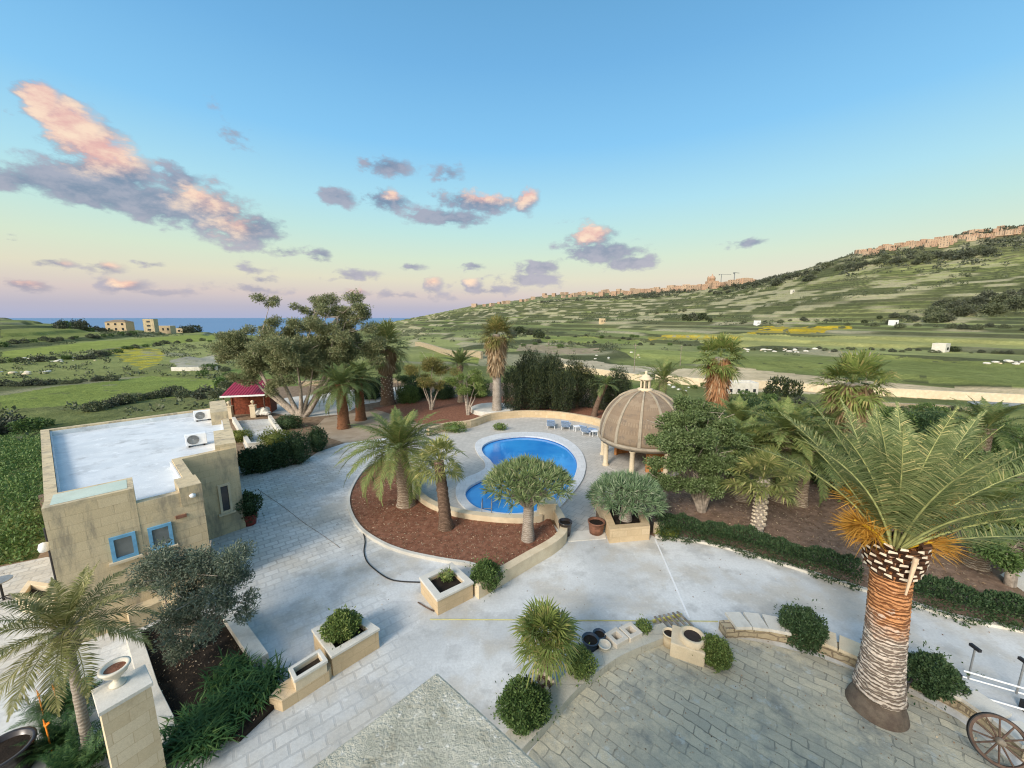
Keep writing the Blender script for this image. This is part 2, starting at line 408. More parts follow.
_G = np.array([np.interp(_ga, _TA, _TZ[:, k]) for k in range(len(RK))])         # 12 x 1281
_G = np.array([np.interp(_gr, RK, _G[:, i]) for i in range(len(_ga))])          # 1281 x 260
def _sm(a, ax, w):
    k = np.ones(w) / w; p = [(0, 0), (0, 0)]; p[ax] = (w // 2, w // 2)
    a = np.pad(a, p, mode='edge'); return np.apply_along_axis(lambda r: np.convolve(r, k, 'valid'), ax, a)
_G = _sm(_sm(_G, 0, 17), 1, 9)
SLAB = [(-46, 6), (-22, 11.4), (-18.0, 13.3), (-19.4, 14.9), (-24.4, 18.6), (-21.5, 24.2), (-29, 31), (-33, 50), (-14, 54), (0, 53.5), (12, 48), (22, 40), (40, 30), (62, 22), (62, -14), (-46, -14)]
def in_poly(x, y, P):
    x = np.asarray(x, float); y = np.asarray(y, float); r = np.zeros(x.shape, bool); n = len(P)
    for i in range(n):
        x1, y1 = P[i]; x2, y2 = P[i - 1]
        if y1 == y2: continue
        r ^= ((y1 > y) != (y2 > y)) & (x < (x2 - x1) * (y - y1) / (y2 - y1) + x1)
    return r
def edge_dist(x, y, P):
    d = np.full(np.shape(x), 1e9)
    for i in range(len(P)):
        ax, ay = P[i - 1]; bx, by = P[i]; L2 = (bx - ax) ** 2 + (by - ay) ** 2
        t = np.clip(((x - ax) * (bx - ax) + (y - ay) * (by - ay)) / L2, 0, 1)
        d = np.minimum(d, np.hypot(x - ax - t * (bx - ax), y - ay - t * (by - ay)))
    return d
def terr(x, y, full=False):
    x = np.asarray(x, float); y = np.asarray(y, float)
    r = np.hypot(x, y) + 1e-6; a = np.arctan2(x, y); lr = np.clip(np.log(r), _gr[0], _gr[-1])
    i = np.clip((a + 3.2) / 6.4 * 1280, 0, 1279.999); j = (lr - _gr[0]) / (_gr[-1] - _gr[0]) * 259; j = np.clip(j, 0, 258.999)
    i0 = i.astype(int); j0 = j.astype(int); fi = i - i0; fj = j - j0
    z = (_G[i0, j0] * (1 - fi) + _G[i0 + 1, j0] * fi) * (1 - fj) + (_G[i0, j0 + 1] * (1 - fi) + _G[i0 + 1, j0 + 1] * fi) * fj
    amp = np.clip((r - 60) / 900, 0, 1)
    z = z + amp * ((fbm(x / 210, y / 210, 3) - .5) * 16 + (fbm(x / 60, y / 60, 5) - .5) * 5) + np.clip((r - 30) / 200, 0, 1) * (fbm(x / 25, y / 25, 8) - .5) * 1.1
    # farm terraces
    h = np.where(r > 700, 5.0, np.where(r > 330, 3.0, 1.5))
    q = (z + (fbm(x / 90, y / 90, 11) - .5) * 2.5 * (h / 3)) / h
    k = np.floor(q); f = q - k
    w = sstep(r, 60, 120) * np.where(a > -.28, 1, .8) * sstep(z, -12, -7)
    zt = (k + .12 * f + .88 * sstep(f, .72, .94)) * h - (q * h - z)
    z = z * (1 - w) + zt * w
    near = edge_dist(x, y, SLAB); ins = in_poly(x, y, SLAB)
    z = np.where(ins, -1.1, z * sstep(near, 0, 14) + (-.35) * (1 - sstep(near, 0, 14)))
    if full: return z, k, f, w, h, r, a
    return z
_RS = np.exp(np.linspace(math.log(14), math.log(4800), 1400))
def att(px, py):
    """where the sight line through a photo pixel meets the terrain"""
    d = pix_dir(px, py); hl = math.hypot(d.x, d.y)
    X = _RS * d.x / hl; Y = _RS * d.y / hl; Z = H + _RS * d.z / hl
    T = terr(X, Y); hit = np.nonzero(T >= Z)[0]
    i = hit[0] if len(hit) else len(_RS) - 1
    return Vector((X[i], Y[i], T[i]))
def T2(pts): return [tuple(att(x, y)[:2]) for x, y in pts]

# field patches: outline in world metres, colour, edge roughness
FIELDS = [
 ([(742,356),(862,354),(1024,364),(1100,368),(1100,394),(1024,388),(900,380),(800,374),(735,368)], (.115,.165,.062), .06),
 ([(690,336),(729,334),(860,337),(1024,339),(1100,341),(1100,350),(1024,348),(900,349),(735,348),(700,343)], (.20,.25,.11), .03),
 ([(763,326),(854,326),(851,329),(807,334),(748,333)], (.46,.34,.035), .3),
 ([(648,337),(700,334),(745,336),(740,341),(650,341)], (.42,.33,.06), .3),
 ([(741,367),(804,375),(860,380),(1024,389),(1100,393),(1100,408),(1024,402),(930,399),(870,396),(800,394),(720,390),(655,380),(660,369)], (.62,.50,.33), .03),
 ([(965,402),(1024,397),(1100,396),(1100,404),(1024,404),(990,406)], (.34,.37,.38), 0),
 ([(556,357),(600,362),(665,368),(665,379),(600,374),(556,366)], (.55,.47,.34), .1),
 ([(586,374),(640,386),(655,396),(600,394)], (.085,.14,.045), .05),
 ([(612,349),(697,352),(742,352),(735,366),(690,364),(644,362)], (.15,.21,.08), .03),
 ([(520,343),(602,348),(596,353),(516,351)], (.36,.29,.20), .15),
 ([(170,360),(215,355),(217,369),(180,371)], (.40,.38,.30), .12),
 ([(0,352),(100,341),(215,335),(215,340),(125,347),(0,360)], (.15,.22,.065), .02),
 ([(108,350),(150,347),(165,352),(160,364),(138,370),(118,356)], (.24,.27,.05), .32),
 ([(0,396),(60,386),(150,376),(215,380),(218,392),(150,400),(60,406),(0,410)], (.13,.20,.06), .05),
 ([(0,330),(60,327),(110,333),(60,340),(0,345)], (.12,.17,.06), .1),
 ([(250,372),(300,376),(320,388),(270,398)], (.11,.17,.06), .1),
 ([(225,388),(270,372),(240,366),(215,378)], (.10,.17,.06), .1),
 ([(545,335),(640,340),(640,345),(540,341)], (.13,.19,.07), .1),
 ([(420,352),(480,356),(478,364),(420,360)], (.14,.20,.07), .1),
]
CM = np.array([1.75, 1.40, 1.25])
def build_terrain():
    az = np.concatenate([np.linspace(-3.1416, -1.13, 50)[:-1], np.linspace(-1.13, 1.13, 1300), np.linspace(1.13, 3.1416, 50)[1:]])
    rr = np.concatenate([np.array([0.5]), np.exp(np.linspace(math.log(9), math.log(120), 190))[:-1], np.exp(np.linspace(math.log(120), math.log(1500), 620)), np.exp(np.linspace(math.log(1500), math.log(4900), 60))[1:]])
    A, Rr = np.meshgrid(az, rr); X = Rr * np.sin(A); Y = Rr * np.cos(A)
    Z, k, f, w, h, r, a = terr(X, Y, True)
    nv, na = Z.shape
    # surface colour of each bit of ground
    seg = 60 + 120 * _hash(k, 3, 1)
    s = np.floor(a * np.minimum(r, 1200) / seg + _hash(k, 5, 2) * 7)
    hsh = _hash(k, s, 9); hs2 = _hash(k, s, 21)
    g1, g2, g3 = np.array([.20, .235, .08]), np.array([.35, .37, .15]), np.array([.31, .30, .155])
    c = g1[None, None] * (1 - hsh[..., None]) + g2 * hsh[..., None]
    c = np.where((hs2 > .87)[..., None], g3, c)
    n1 = fbm(X / 14, Y / 14, 31)[..., None]; n2 = fbm(X / 3.1, Y / 3.1, 37)[..., None]
    nat = np.array([.12, .155, .05]) * (1 - n1) + np.array([.29, .30, .11]) * n1
    nat = nat * (.75 + .5 * n2)
    scrub = np.array([.085, .10, .06])
    sc = sstep(fbm(X / 42, Y / 42, 41), .50, .66)[..., None]
    W = w[..., None] * sstep(r, 90, 170)[..., None]
    c = nat * (1 - W) + c * W
    hill = sstep(Z, 60, 105)[..., None]
    c = c * (1 - .75 * sc * (.55 + .45 * hill)) + scrub * (.75 * sc * (.55 + .45 * hill)) * (.8 + .5 * n2)
    c = c * (1 - hill * .45) + np.array([.15, .145, .10]) * hill * .45
    riser = (sstep(f, .70, .78) * (1 - sstep(f, .93, .98)) * w)[..., None]
    pale = sstep(vnoise(X / 24, Y / 24, 51), .52, .70)[..., None]
    wallc = np.array([.07, .08, .045]) * (1 - pale) + np.array([.35, .325, .225]) * pale
    c = c * (1 - .85 * riser) + wallc * .85 * riser
    # bare pale rock near the very top
    top = (sstep(Z, 112, 126) * sstep(fbm(X / 50, Y / 50, 61), .42, .6) * (r < 1700))[..., None]
    c = c * (1 - .8 * top) + np.array([.42, .28, .17]) * .8 * top
    for pts, colr, rag in FIELDS:
        P = T2(pts); wx = (fbm(X / 6, Y / 6, 71) - .5) * 14 * rag; wy = (fbm(X / 6, Y / 6, 73) - .5) * 14 * rag
        m = in_poly(X + wx, Y + wy, P)
        m = m[..., None] & (vnoise(X / 2.2, Y / 2.2, 77)[..., None] > rag * 1.4)
        rows = .93 + .14 * vnoise(X / 1.4, Y / 9, 79)[..., None]
        c = np.where(m, np.minimum(np.array(colr) * (CM if colr[0] < .3 else CM * 0 + 1.) * rows * (.8 + .4 * n2) * (.85 + .3 * n1), .7), c)
    V = np.stack([X, Y, Z], -1).reshape(-1, 3)
    i = np.arange(nv - 1)[:, None] * na + np.arange(na - 1)[None]
    Q = np.stack([i, i + 1, i + na + 1, i + na], -1).reshape(-1, 4)[:, ::-1]
    me = bpy.data.meshes.new('terrain'); me.vertices.add(len(V)); me.vertices.foreach_set('co', V.ravel())
    me.loops.add(Q.size); me.loops.foreach_set('vertex_index', Q.ravel().astype(np.int32))
    me.polygons.add(len(Q)); me.polygons.foreach_set('loop_start', np.arange(0, Q.size, 4, dtype=np.int32)); me.polygons.foreach_set('loop_total', np.full(len(Q), 4, np.int32))
    me.update(calc_edges=True)
    ca = me.color_attributes.new('ground_colour', 'FLOAT_COLOR', 'POINT')
    ca.data.foreach_set('color', np.concatenate([c.reshape(-1, 3), np.ones((len(V), 1))], 1).astype(np.float32).ravel())
    n = NT('terrain_ground'); at_ = n.N.new('ShaderNodeVertexColor'); at_.layer_name = 'ground_colour'
    col = at_.outputs[0]
    col = n.mix(n.mr(n.noise(.9, 6, .7), .3, .7, 0, .5), col, n.mix(1.0, col, (.5, .55, .5), 'MULTIPLY'))
    col = n.mix(n.mr(n.noise(.12, 5, .7), .35, .7, 0, .35), col, n.mix(1.0, col, (.6, .62, .5), 'MULTIPLY'))
    n.bump(n.ma('ADD', n.noise(1.2, 6, .7), n.noise(.15, 4, .6)), .8, .5)
    me.materials.append(n.done(col, .95, .05))
    tag(link('terrain', me), kind='structure')
build_terrain()
sea = MB(); sea.v.append(np.array([(-90000, 300, -16), (90000, 300, -16), (90000, 120000, -16), (-90000, 120000, -16)], float)); sea.n = 4; sea.f = [[0, 1, 2, 3]]; sea.sm = [False]
_n = NT('sea_water'); _n.bump(_n.noise(.02, 5, .6), .15, 3.)
tag(sea.build('sea', _n.done(_n.mix(_n.noise(.0006, 3), (.12, .22, .36), (.15, .26, .40)), .6, .12)), kind='structure')

# ------------------------------------------------------------------ foliage makers (numpy)
def mesh_quads(name, V, mat, extra=None, smooth=False, mats=None):
    """V: (n,4,3) quads, extra: MB holding solid pieces"""
    V = np.asarray(V, float).reshape(-1, 4, 3); n = len(V); P = V.reshape(-1, 3)
    F4 = np.arange(n * 4).reshape(n, 4)
    me = bpy.data.meshes.new(name)
    if extra is not None and extra.n:
        EV = np.concatenate(extra.v); fl = F4.tolist() + [[i + len(P) for i in f] for f in extra.f]
        me.from_pydata(np.concatenate([P, EV]).tolist(), [], fl)
    else:
        me.vertices.add(len(P)); me.vertices.foreach_set('co', P.ravel()); me.loops.add(n * 4)
        me.loops.foreach_set('vertex_index', F4.ravel().astype(np.int32)); me.polygons.add(n)
        me.polygons.foreach_set('loop_start', np.arange(0, n * 4, 4, dtype=np.int32)); me.polygons.foreach_set('loop_total', np.full(n, 4, np.int32))
    me.update(calc_edges=True); me.materials.append(mat); return me
def unit(v): return v / (np.linalg.norm(v, axis=-1, keepdims=True) + 1e-9)
def leaf_quads(C, D, L, W, rng, roll=True):
    """diamond leaves at C pointing along D"""
    D = unit(D); r = rng.normal(size=D.shape); S = unit(np.cross(D, r)); L = np.broadcast_to(np.asarray(L, float), (len(C),))[:, None]; W = np.broadcast_to(np.asarray(W, float), (len(C),))[:, None]
    return np.stack([C, C + D * L * .5 + S * W / 2, C + D * L, C + D * L * .5 - S * W / 2], 1)
def ball_leaves(c, rad, n, L, W, rng, shell=.35, lump=.12, flatbot=False, up=.3):
    d = unit(rng.normal(size=(n, 3)))
    if flatbot: d[:, 2] = np.abs(d[:, 2]) * np.where(rng.random(n) < .8, 1, -.5); d = unit(d)
    k = rng.uniform(0, 6, 6)
    lmp = 1 + lump * (np.sin(d[:, 0] * 4 + k[0]) * np.cos(d[:, 1] * 4 + k[1]) + np.sin(d[:, 2] * 5 + k[2]) * .7 + .8 * np.sin(d[:, 0] * 9 + k[3]) * np.sin(d[:, 1] * 9 + k[4]))
    q = (1 - shell * rng.random(n) ** 1.5) * lmp
    C = d * q[:, None] * np.array(rad) + np.array(c)
    D = d * .8 + rng.normal(size=(n, 3)) * .7 + np.array([0, 0, up])
    return leaf_quads(C, D, L * rng.uniform(.7, 1.3, n), W * rng.uniform(.8, 1.2, n), rng)
def frond(base, azm, e0, L, bend, rng, nl=40, ll=.5, lw=.035, vee=.5, rachis=.03, tipfade=.35, start=.12, twist=0., droop=.35):
    """feather frond: returns leaflet quads (m,4,3) and rachis points"""
    n = 14; s = np.linspace(0, 1, n); e = e0 - bend * s ** 1.3
    h = np.array([math.cos(azm), math.sin(azm), 0]); side = np.array([-h[1], h[0], 0]); seg = L / (n - 1)
    P = [np.array(base, float)]
    for i in range(1, n): P.append(P[-1] + seg * (h * math.cos(e[i - 1]) + np.array([0, 0, math.sin(e[i - 1])]) + side * twist * s[i]))
    P = np.array(P); u = np.linspace(start, .995, nl); idx = u * (n - 1); i0 = np.minimum(idx.astype(int), n - 2); fr = (idx - i0)[:, None]
    C = P[i0] * (1 - fr) + P[i0 + 1] * fr; T = unit(P[i0 + 1] - P[i0]); Nn = unit(np.cross(T, np.broadcast_to(side, T.shape))); Nn *= np.sign(Nn[:, 2:3] + 1e-6)
    prof = np.clip(np.sin(np.clip(u * .93 + .12, 0, 1) * math.pi) ** .55, .15, 1); prof = np.where(u < .25, np.maximum(prof * u / .25, .3), prof)
    prof = np.where(u > 1 - tipfade, prof * (1 - .45 * (u - 1 + tipfade) / tipfade), prof)
    out = []
    for sg in (-1, 1):
        fw = .45 + .5 * u[:, None]
        D = unit(side * sg + T * fw + Nn * vee * (1 + .3 * rng.normal(size=(nl, 1))) + rng.normal(size=(nl, 3)) * .09)
        l = (ll * prof * rng.uniform(.85, 1.1, nl))[:, None]; Wd = unit(np.cross(D, Nn)) * lw / 2
        M = C + D * l * .5; E = C + D * l; E[:, 2] -= (l[:, 0] * droop)
        M[:, 2] -= l[:, 0] * droop * .2
        out.append(np.stack([C - Wd * .6, M - Wd, M + Wd, C + Wd * .6], 1)); out.append(np.stack([M - Wd, E, E + Wd * .15, M + Wd], 1))
    return np.concatenate(out), P
def fan(base, d, lp, Rr, rng, ns=22, spread=1.9, fold=.25, droop=.2, w=None):
    """fan frond: petiole end, fan of pointed segments"""
    d = unit(np.array(d, float)); up = np.array([0, 0, 1.]); s = unit(np.cross(d, up) + rng.normal(size=3) * .15); nn = np.cross(s, d)
    tip = np.array(base) + d * lp - up * lp * .10
    a = np.linspace(-spread, spread, ns) + rng.normal(size=ns) * .03
    D = unit(np.cos(a)[:, None] * d + np.sin(a)[:, None] * s + nn * fold * np.abs(np.sin(a))[:, None] + rng.normal(size=(ns, 3)) * .05)
    l = (Rr * (1 - .22 * np.abs(a) / spread) * rng.uniform(.88, 1.08, ns))[:, None]
    Wd = unit(np.cross(D, nn)) * (w or Rr * spread * 2 / ns * .42) / 2
    C = np.broadcast_to(tip, D.shape); M = C + D * l * .6; E = C + D * l; E = E - up * l * droop
    q1 = np.stack([C, M - Wd, M - Wd * .1 + D * .01, M + Wd], 1); q2 = np.stack([M - Wd, E, E + Wd * .1, M + Wd], 1)
    pw = unit(np.cross(d, up)) * .018
    pet = np.stack([np.array(base) - pw, tip - pw, tip + pw, np.array(base) + pw])[None]
    return np.concatenate([q1, q2, pet])
# ------------------------------------------------------------------ materials used below
M = {}
M['soil_slab'] = stone('dry_soil', (.19, .13, .08), (.30, .22, .15), (.09, .065, .04), 2.2, .6, bump=.8)
M['mulch'] = stone('red_brown_mulch', (.20, .085, .05), (.33, .16, .10), (.08, .04, .025), 4.0, .75, bump=1.0, white=(.40, .24, .16))
M['mulch_dry'] = stone('dry_brown_mulch', (.20, .135, .095), (.34, .235, .17), (.09, .06, .04), 2.6, .75, bump=1.0, white=(.42, .34, .25))
M['dark_soil'] = stone('dark_soil', (.022, .017, .013), (.05, .038, .028), (.01, .008, .006), 2.5, .5, bump=1.0)
M['gravel'] = stone('pale_gravel', (.55, .52, .46), (.66, .63, .56), (.3, .26, .2), .7, .4, bump=.5)
def road_mat():
    n = NT('worn_pale_paving'); O = n.tc.outputs['Object']
    big = n.noise(.22, 4, .55); mid = n.noise(.9, 6, .65); fine = n.noise(14, 6, .7)
    col = n.mix(n.mr(big, .38, .62), (.50, .52, .515), (.69, .71, .70))
    col = n.mix(n.mr(n.noise(.5, 5, .6, out=0), .46, .62, 0, .6), col, (.47, .43, .35))
    w = n.N.new('ShaderNodeVectorMath'); w.operation = 'MULTIPLY_ADD'; n.L.new(n.noise(1.8, 4, out=1), w.inputs[0]); w.inputs[1].default_value = (.09, .09, 0)
    n.L.new(n.scale(n.tc.outputs['UV'], (1, 1, 1), R(-38)), w.inputs[2])
    b = n.brick(w.outputs[0], .46, .30, (.70, .70, .65), (.46, .44, .38), (.27, .26, .23), .03)
    vis = n.mr(n.noise(.16, 3, .5, vec=n.scale(O, (1, 1, 1), 0, (3.1, 1.7, 0))), .40, .60, .16, .8)
    # pavers show best in the court by the building
    sx = n.N.new('ShaderNodeSeparateXYZ'); n.L.new(O, sx.inputs[0])
    crt = n.mr(n.ma('ADD', sx.outputs[0], n.ma('MULTIPLY', sx.outputs[1], .25)), .5, -3.0)
    vis = n.ma('MULTIPLY', vis, n.ma('ADD', n.ma('MULTIPLY', crt, .95), .05))
    col = n.mix(vis, col, n.mix(.35, b.outputs[0], col))
    col = n.mix(n.mr(mid, .49, .68, 0, .5), col, (.32, .33, .32))
    col = n.mix(n.mr(n.noise(2.6, 7, .7), .58, .72, 0, .55), col, (.76, .78, .77))
    stk = n.noise(1.1, 5, .6, vec=n.scale(O, (.25, 2.4, 1), R(-30)))
    col = n.mix(n.mr(stk, .55, .75, 0, .3), col, (.36, .38, .40))
    col = n.mix(n.mr(fine, .3, .7, .22, 0), col, (.22, .22, .21))
    n.bump(n.ma('SUBTRACT', n.ma('ADD', fine, mid), n.ma('MULTIPLY', n.ma('MULTIPLY', b.outputs['Fac'], vis), 1.2)), .35, .015)
    return n.done(col, .8, .2)
M['road'] = road_mat()
M['deck'] = stone('pool_deck_stone', (.50, .48, .43), (.60, .57, .51), (.34, .32, .28), .8, .45, blocks=(.42, .42, .012), mortar=(.30, .29, .26), bump=.25, uvr=.6)
M['terrace'] = stone('weathered_terrace_blocks', (.36, .36, .30), (.68, .62, .45), (.17, .195, .19), .9, .85, blocks=(.56, .25, .014), mortar=(.22, .22, .18), bump=.8, warp=.06, uvr=R(40), white=(.52, .55, .51), wear=.9)
M['lime'] = stone('honey_limestone', (.60, .46, .28), (.70, .56, .37), (.33, .26, .16), 1.1, .4, blocks=(.62, .27, .006), mortar=(.42, .32, .19), bump=.25)
M['lime_wall'] = stone('stained_limestone', (.62, .50, .31), (.70, .58, .38), (.22, .20, .165), .7, .8, blocks=(.60, .27, .006), mortar=(.40, .31, .19), bump=.4, wear=.55, streak=.75)
M['lime_smooth'] = stone('smooth_limestone', (.66, .55, .38), (.76, .66, .48), (.42, .34, .22), 1.6, .4, bump=.15)
M['white_stone'] = stone('pale_cap_stone', (.62, .60, .53), (.72, .70, .63), (.36, .34, .29), 1.4, .5, bump=.2)
M['block_stone'] = stone('hollow_block_stone', (.60, .55, .46), (.70, .64, .54), (.38, .33, .26), 2.5, .4, bump=.2)
M['rubble'] = stone('rubble_wall', (.42, .35, .23), (.55, .47, .33), (.16, .13, .09), 1.6, .7, blocks=(.34, .16, .02), mortar=(.18, .14, .10), bump=.9, warp=.08)
M['parapet'] = stone('lichened_parapet', (.44, .43, .34), (.60, .58, .47), (.24, .22, .15), 5.5, .85, bump=1.0, white=(.80, .79, .73))
M['roof'] = stone('white_roof_coating', (.64, .68, .70), (.76, .79, .80), (.40, .41, .41), .9, .9, bump=.1, rough=.6, white=(.84, .87, .88), streak=0.)
M['dome'] = stone('aged_dome_stone', (.24, .18, .125), (.34, .27, .19), (.12, .11, .10), 1.6, .9, blocks=(.5, .22, .004), mortar=(.20, .14, .09), bump=.35)
M['dome_rib'] = stone('grey_dome_rib', (.34, .29, .22), (.42, .37, .28), (.16, .14, .11), 1.8, .6, bump=.3)
M['terracotta'] = stone('orange_plaster', (.52, .22, .08), (.62, .30, .12), (.25, .12, .06), 1.2, .5, bump=.3)
M['town'] = stone('distant_limestone', (.44, .32, .22), (.52, .40, .29), (.40, .26, .16), .05, .4, bump=.1)
M['town2'] = stone('distant_sandstone', (.40, .27, .18), (.50, .34, .24), (.3, .2, .13), .05, .4, bump=.1)
M['dark_glass'] = plain('dark_glass', (.03, .035, .04), .15, spec=.6)
M['grey_glass'] = plain('grey_window_pane', (.19, .20, .19), .35, spec=.5)
M['blue_paint'] = plain('blue_paint', (.15, .36, .55), .5)
M['white_paint'] = plain('white_paint', (.74, .76, .76), .5, var=.05)
M['grey_metal'] = plain('grey_metal', (.32, .33, .33), .45, .6)
M['black_iron'] = plain('black_iron', (.02, .02, .022), .5)
M['red_roof'] = None
M['rust_pot'] = plain('brown_clay_pot', (.20, .095, .06), .6, var=.3)
M['red_pot'] = plain('red_clay_pot', (.26, .045, .035), .5)
M['blue_pot'] = plain('dark_blue_pot', (.035, .055, .085), .35, spec=.5)
M['black_pot'] = plain('black_glazed_pot', (.03, .025, .025), .25, spec=.6)
M['white_pot'] = plain('pale_ceramic', (.62, .58, .48), .55)
M['wood'] = plain('weathered_wood', (.10, .065, .048), .75, var=.35)
M['grey_wood'] = plain('grey_timber', (.22, .19, .15), .85, var=.4)
M['lounger_cloth'] = plain('blue_grey_cloth', (.26, .36, .52), .8, var=.2)
M['white_plastic'] = plain('white_plastic', (.78, .80, .82), .4, var=.04)
M['rubber'] = plain('black_rubber', (.018, .018, .018), .5)
M['yellow_cord'] = plain('yellow_cord', (.50, .48, .16), .7)
def corrug():
    n = NT('maroon_corrugated_roof'); w = n.N.new('ShaderNodeTexWave'); w.bands_direction = 'X'; w.inputs['Scale'].default_value = 1.3
    n.L.new(n.tc.outputs['UV'], w.inputs['Vector']); n.bump(w.outputs['Fac'], .6, .05)
    return n.done(n.mix(n.mr(n.noise(2, 4), .3, .7), (.22, .012, .035), (.30, .02, .05)), .5, .3)
M['red_roof'] = corrug()
G = {}
G['palm'] = leaf('palm_green', (.13, .18, .05), (.27, .32, .11), .3, yellow=(.28, .26, .09))
G['palm_big'] = leaf('date_palm_grey_green', (.12, .17, .06), (.33, .37, .16), .3, yellow=(.55, .50, .22))
G['palm_olive'] = leaf('palm_olive_green', (.14, .15, .045), (.30, .30, .12), .3, yellow=(.42, .38, .2))
G['palm_dark'] = leaf('palm_dark_green', (.09, .14, .045), (.20, .25, .09), .3, yellow=(.18, .19, .07))
G['fan'] = leaf('fan_palm_green', (.15, .21, .05), (.28, .32, .10), .3, yellow=(.36, .32, .12))
G['fan_yellow'] = leaf('fan_palm_yellow_green', (.17, .20, .055), (.32, .33, .12), .3, yellow=(.45, .40, .16))
G['fan_olive'] = leaf('fan_palm_olive', (.15, .16, .045), (.28, .26, .09), .3, yellow=(.34, .26, .10))
G['skirt'] = leaf('dead_palm_leaves', (.25, .165, .085), (.40, .29, .17), .2, yellow=(.50, .40, .26))
G['skirt_orange'] = leaf('orange_dead_leaves', (.36, .17, .075), (.48, .28, .14), .2, yellow=(.5, .38, .24))
G['dragon'] = leaf('sword_leaf_green', (.12, .19, .07), (.28, .34, .15), .15, yellow=(.36, .36, .20))
G['dragon_grey'] = leaf('sword_leaf_grey_green', (.11, .19, .09), (.26, .36, .20), .15, yellow=(.36, .40, .28))
G['bush'] = leaf('bush_green', (.055, .105, .03), (.13, .20, .06), .2, yellow=(.14, .2, .06))
G['bush_lite'] = leaf('fresh_bush_green', (.10, .16, .04), (.22, .29, .085), .2, yellow=(.24, .28, .09))
G['bush_yellow'] = leaf('yellow_green_hedge', (.12, .15, .03), (.22, .25, .06), .2)
G['bush_dark'] = leaf('dark_bush_green', (.03, .065, .028), (.075, .125, .05), .15, yellow=(.07, .11, .045))
G['strap'] = leaf('strap_leaf_green', (.025, .075, .025), (.07, .15, .045), .2, yellow=(.12, .2, .06))
G['olive'] = leaf('olive_grey_green', (.09, .125, .085), (.20, .24, .17), .2, yellow=(.25, .28, .22))
G['euc'] = leaf('gum_tree_green', (.15, .18, .085), (.30, .32, .16), .2, yellow=(.26, .24, .13))
G['tree'] = leaf('round_tree_green', (.075, .12, .04), (.21, .28, .11), .2, yellow=(.22, .27, .13))
G['cypress'] = leaf('dark_evergreen', (.022, .036, .02), (.06, .08, .035), .1, yellow=(.08, .09, .03))
G['scrub'] = leaf('scrub_green', (.085, .105, .06), (.16, .18, .10), .15)
G['scrub_dark'] = leaf('dark_scrub', (.06, .07, .05), (.10, .115, .075), .1)
G['weeds'] = leaf('lush_weeds', (.075, .15, .04), (.17, .26, .08), .2, yellow=(.2, .25, .08))
G['flower'] = leaf('orange_flower_strands', (.42, .20, .03), (.62, .36, .07), .25)
B = {'date': bark('date_palm_bark', (.26, .19, .13), (.48, .40, .31), 26, .9), 'orange': bark('orange_palm_bark', (.17, .08, .045), (.34, .165, .085), 30, .9),
     'fan': bark('fan_palm_bark', (.15, .10, .07), (.26, .18, .13), 34, .8), 'limb': plain('brown_grey_limb', (.34, .29, .235), .9, var=.35, bump=.5), 'grey': bark('grey_bark', (.22, .18, .14), (.36, .31, .25), 9, .5),
     'pale': bark('pale_bark', (.30, .255, .21), (.42, .375, .32), 24, .4)}

# ------------------------------------------------------------------ the compound's ground
POOL_OUT = [(475, 446), (482, 439.5), (502, 434.5), (527, 433), (550, 434.5), (567, 440.5), (580, 451), (585.5, 464), (584, 477), (578, 488), (567, 501), (556, 512), (540, 520), (520, 521.5), (498, 520), (476, 516), (462, 507), (456, 497), (457, 487), (464, 480), (478, 474), (485, 469), (484, 462), (478, 455)]
POOL_IN = [(482, 449), (488, 443.5), (503, 439), (525, 437), (547, 439.5), (564, 446), (574, 456), (577, 467), (572.5, 482), (563, 495.5), (552, 505.5), (538, 512), (517, 515), (497, 514), (478, 509.5), (468, 502), (465.5, 494), (471, 487), (483, 480.5), (492, 475), (494, 468), (490.5, 461.5), (484, 455.5)]
pool_o = spl(A2(POOL_OUT), 5, True); pool_i = spl(A2(POOL_IN), 5, True)
m = MB(); m.sheet(SLAB, 0.0, [pool_o]); m.wall(SLAB, .06, -1.6, -.01, True)
tag(m.build('ground', M['soil_slab']), kind='structure')
HEDGE_EDGE = [(655, 537), (697, 542), (740, 552), (790, 567), (830, 580), (862, 590), (908, 603), (955, 618), (1024, 632), (1120, 655), (1250, 690)]
DRIVE = A2([(-60, 577), (0, 567), (47, 557), (64, 560), (150, 500), (232, 462), (262, 470), (300, 464), (318, 452), (345, 443), (370, 440), (395, 437), (412, 436), (418, 470), (417, 494), (430, 507), (455, 516), (486, 523), (548, 518), (562, 534), (592, 530), (612, 524), (640, 526), (650, 533)] + HEDGE_EDGE)
m = MB(); m.sheet(DRIVE + [(40, -12), (-44, -12), (-44, 4)], .004)
tag(m.build('driveway', M['road']), kind='structure')
DECK = spl(A2([(396, 451), (404, 441), (420, 428), (462, 425), (490, 418), (530, 415.5), (560, 417), (600, 424), (640, 432), (665, 446), (650, 480), (604, 498), (596, 512), (598, 530), (592, 541)]), 4) + \
    spl(A2([(568, 538), (561, 524), (552, 514), (540, 521), (522, 523), (486, 521.5), (455, 516), (430, 507), (417, 494), (414, 478), (402, 468)]), 3)
m = MB(); m.sheet(DECK, .009, [pool_o]); tag(m.build('pool_deck', M['deck']), kind='structure')
# step strip between the pots
m = MB(); a, b, c, d = A2([(567, 533), (604, 529), (606, 539), (568, 542)]); m.prism([a, b, c, d], 0.0, .03)
tag(m.build('deck_step', M['white_stone']), kind='structure')
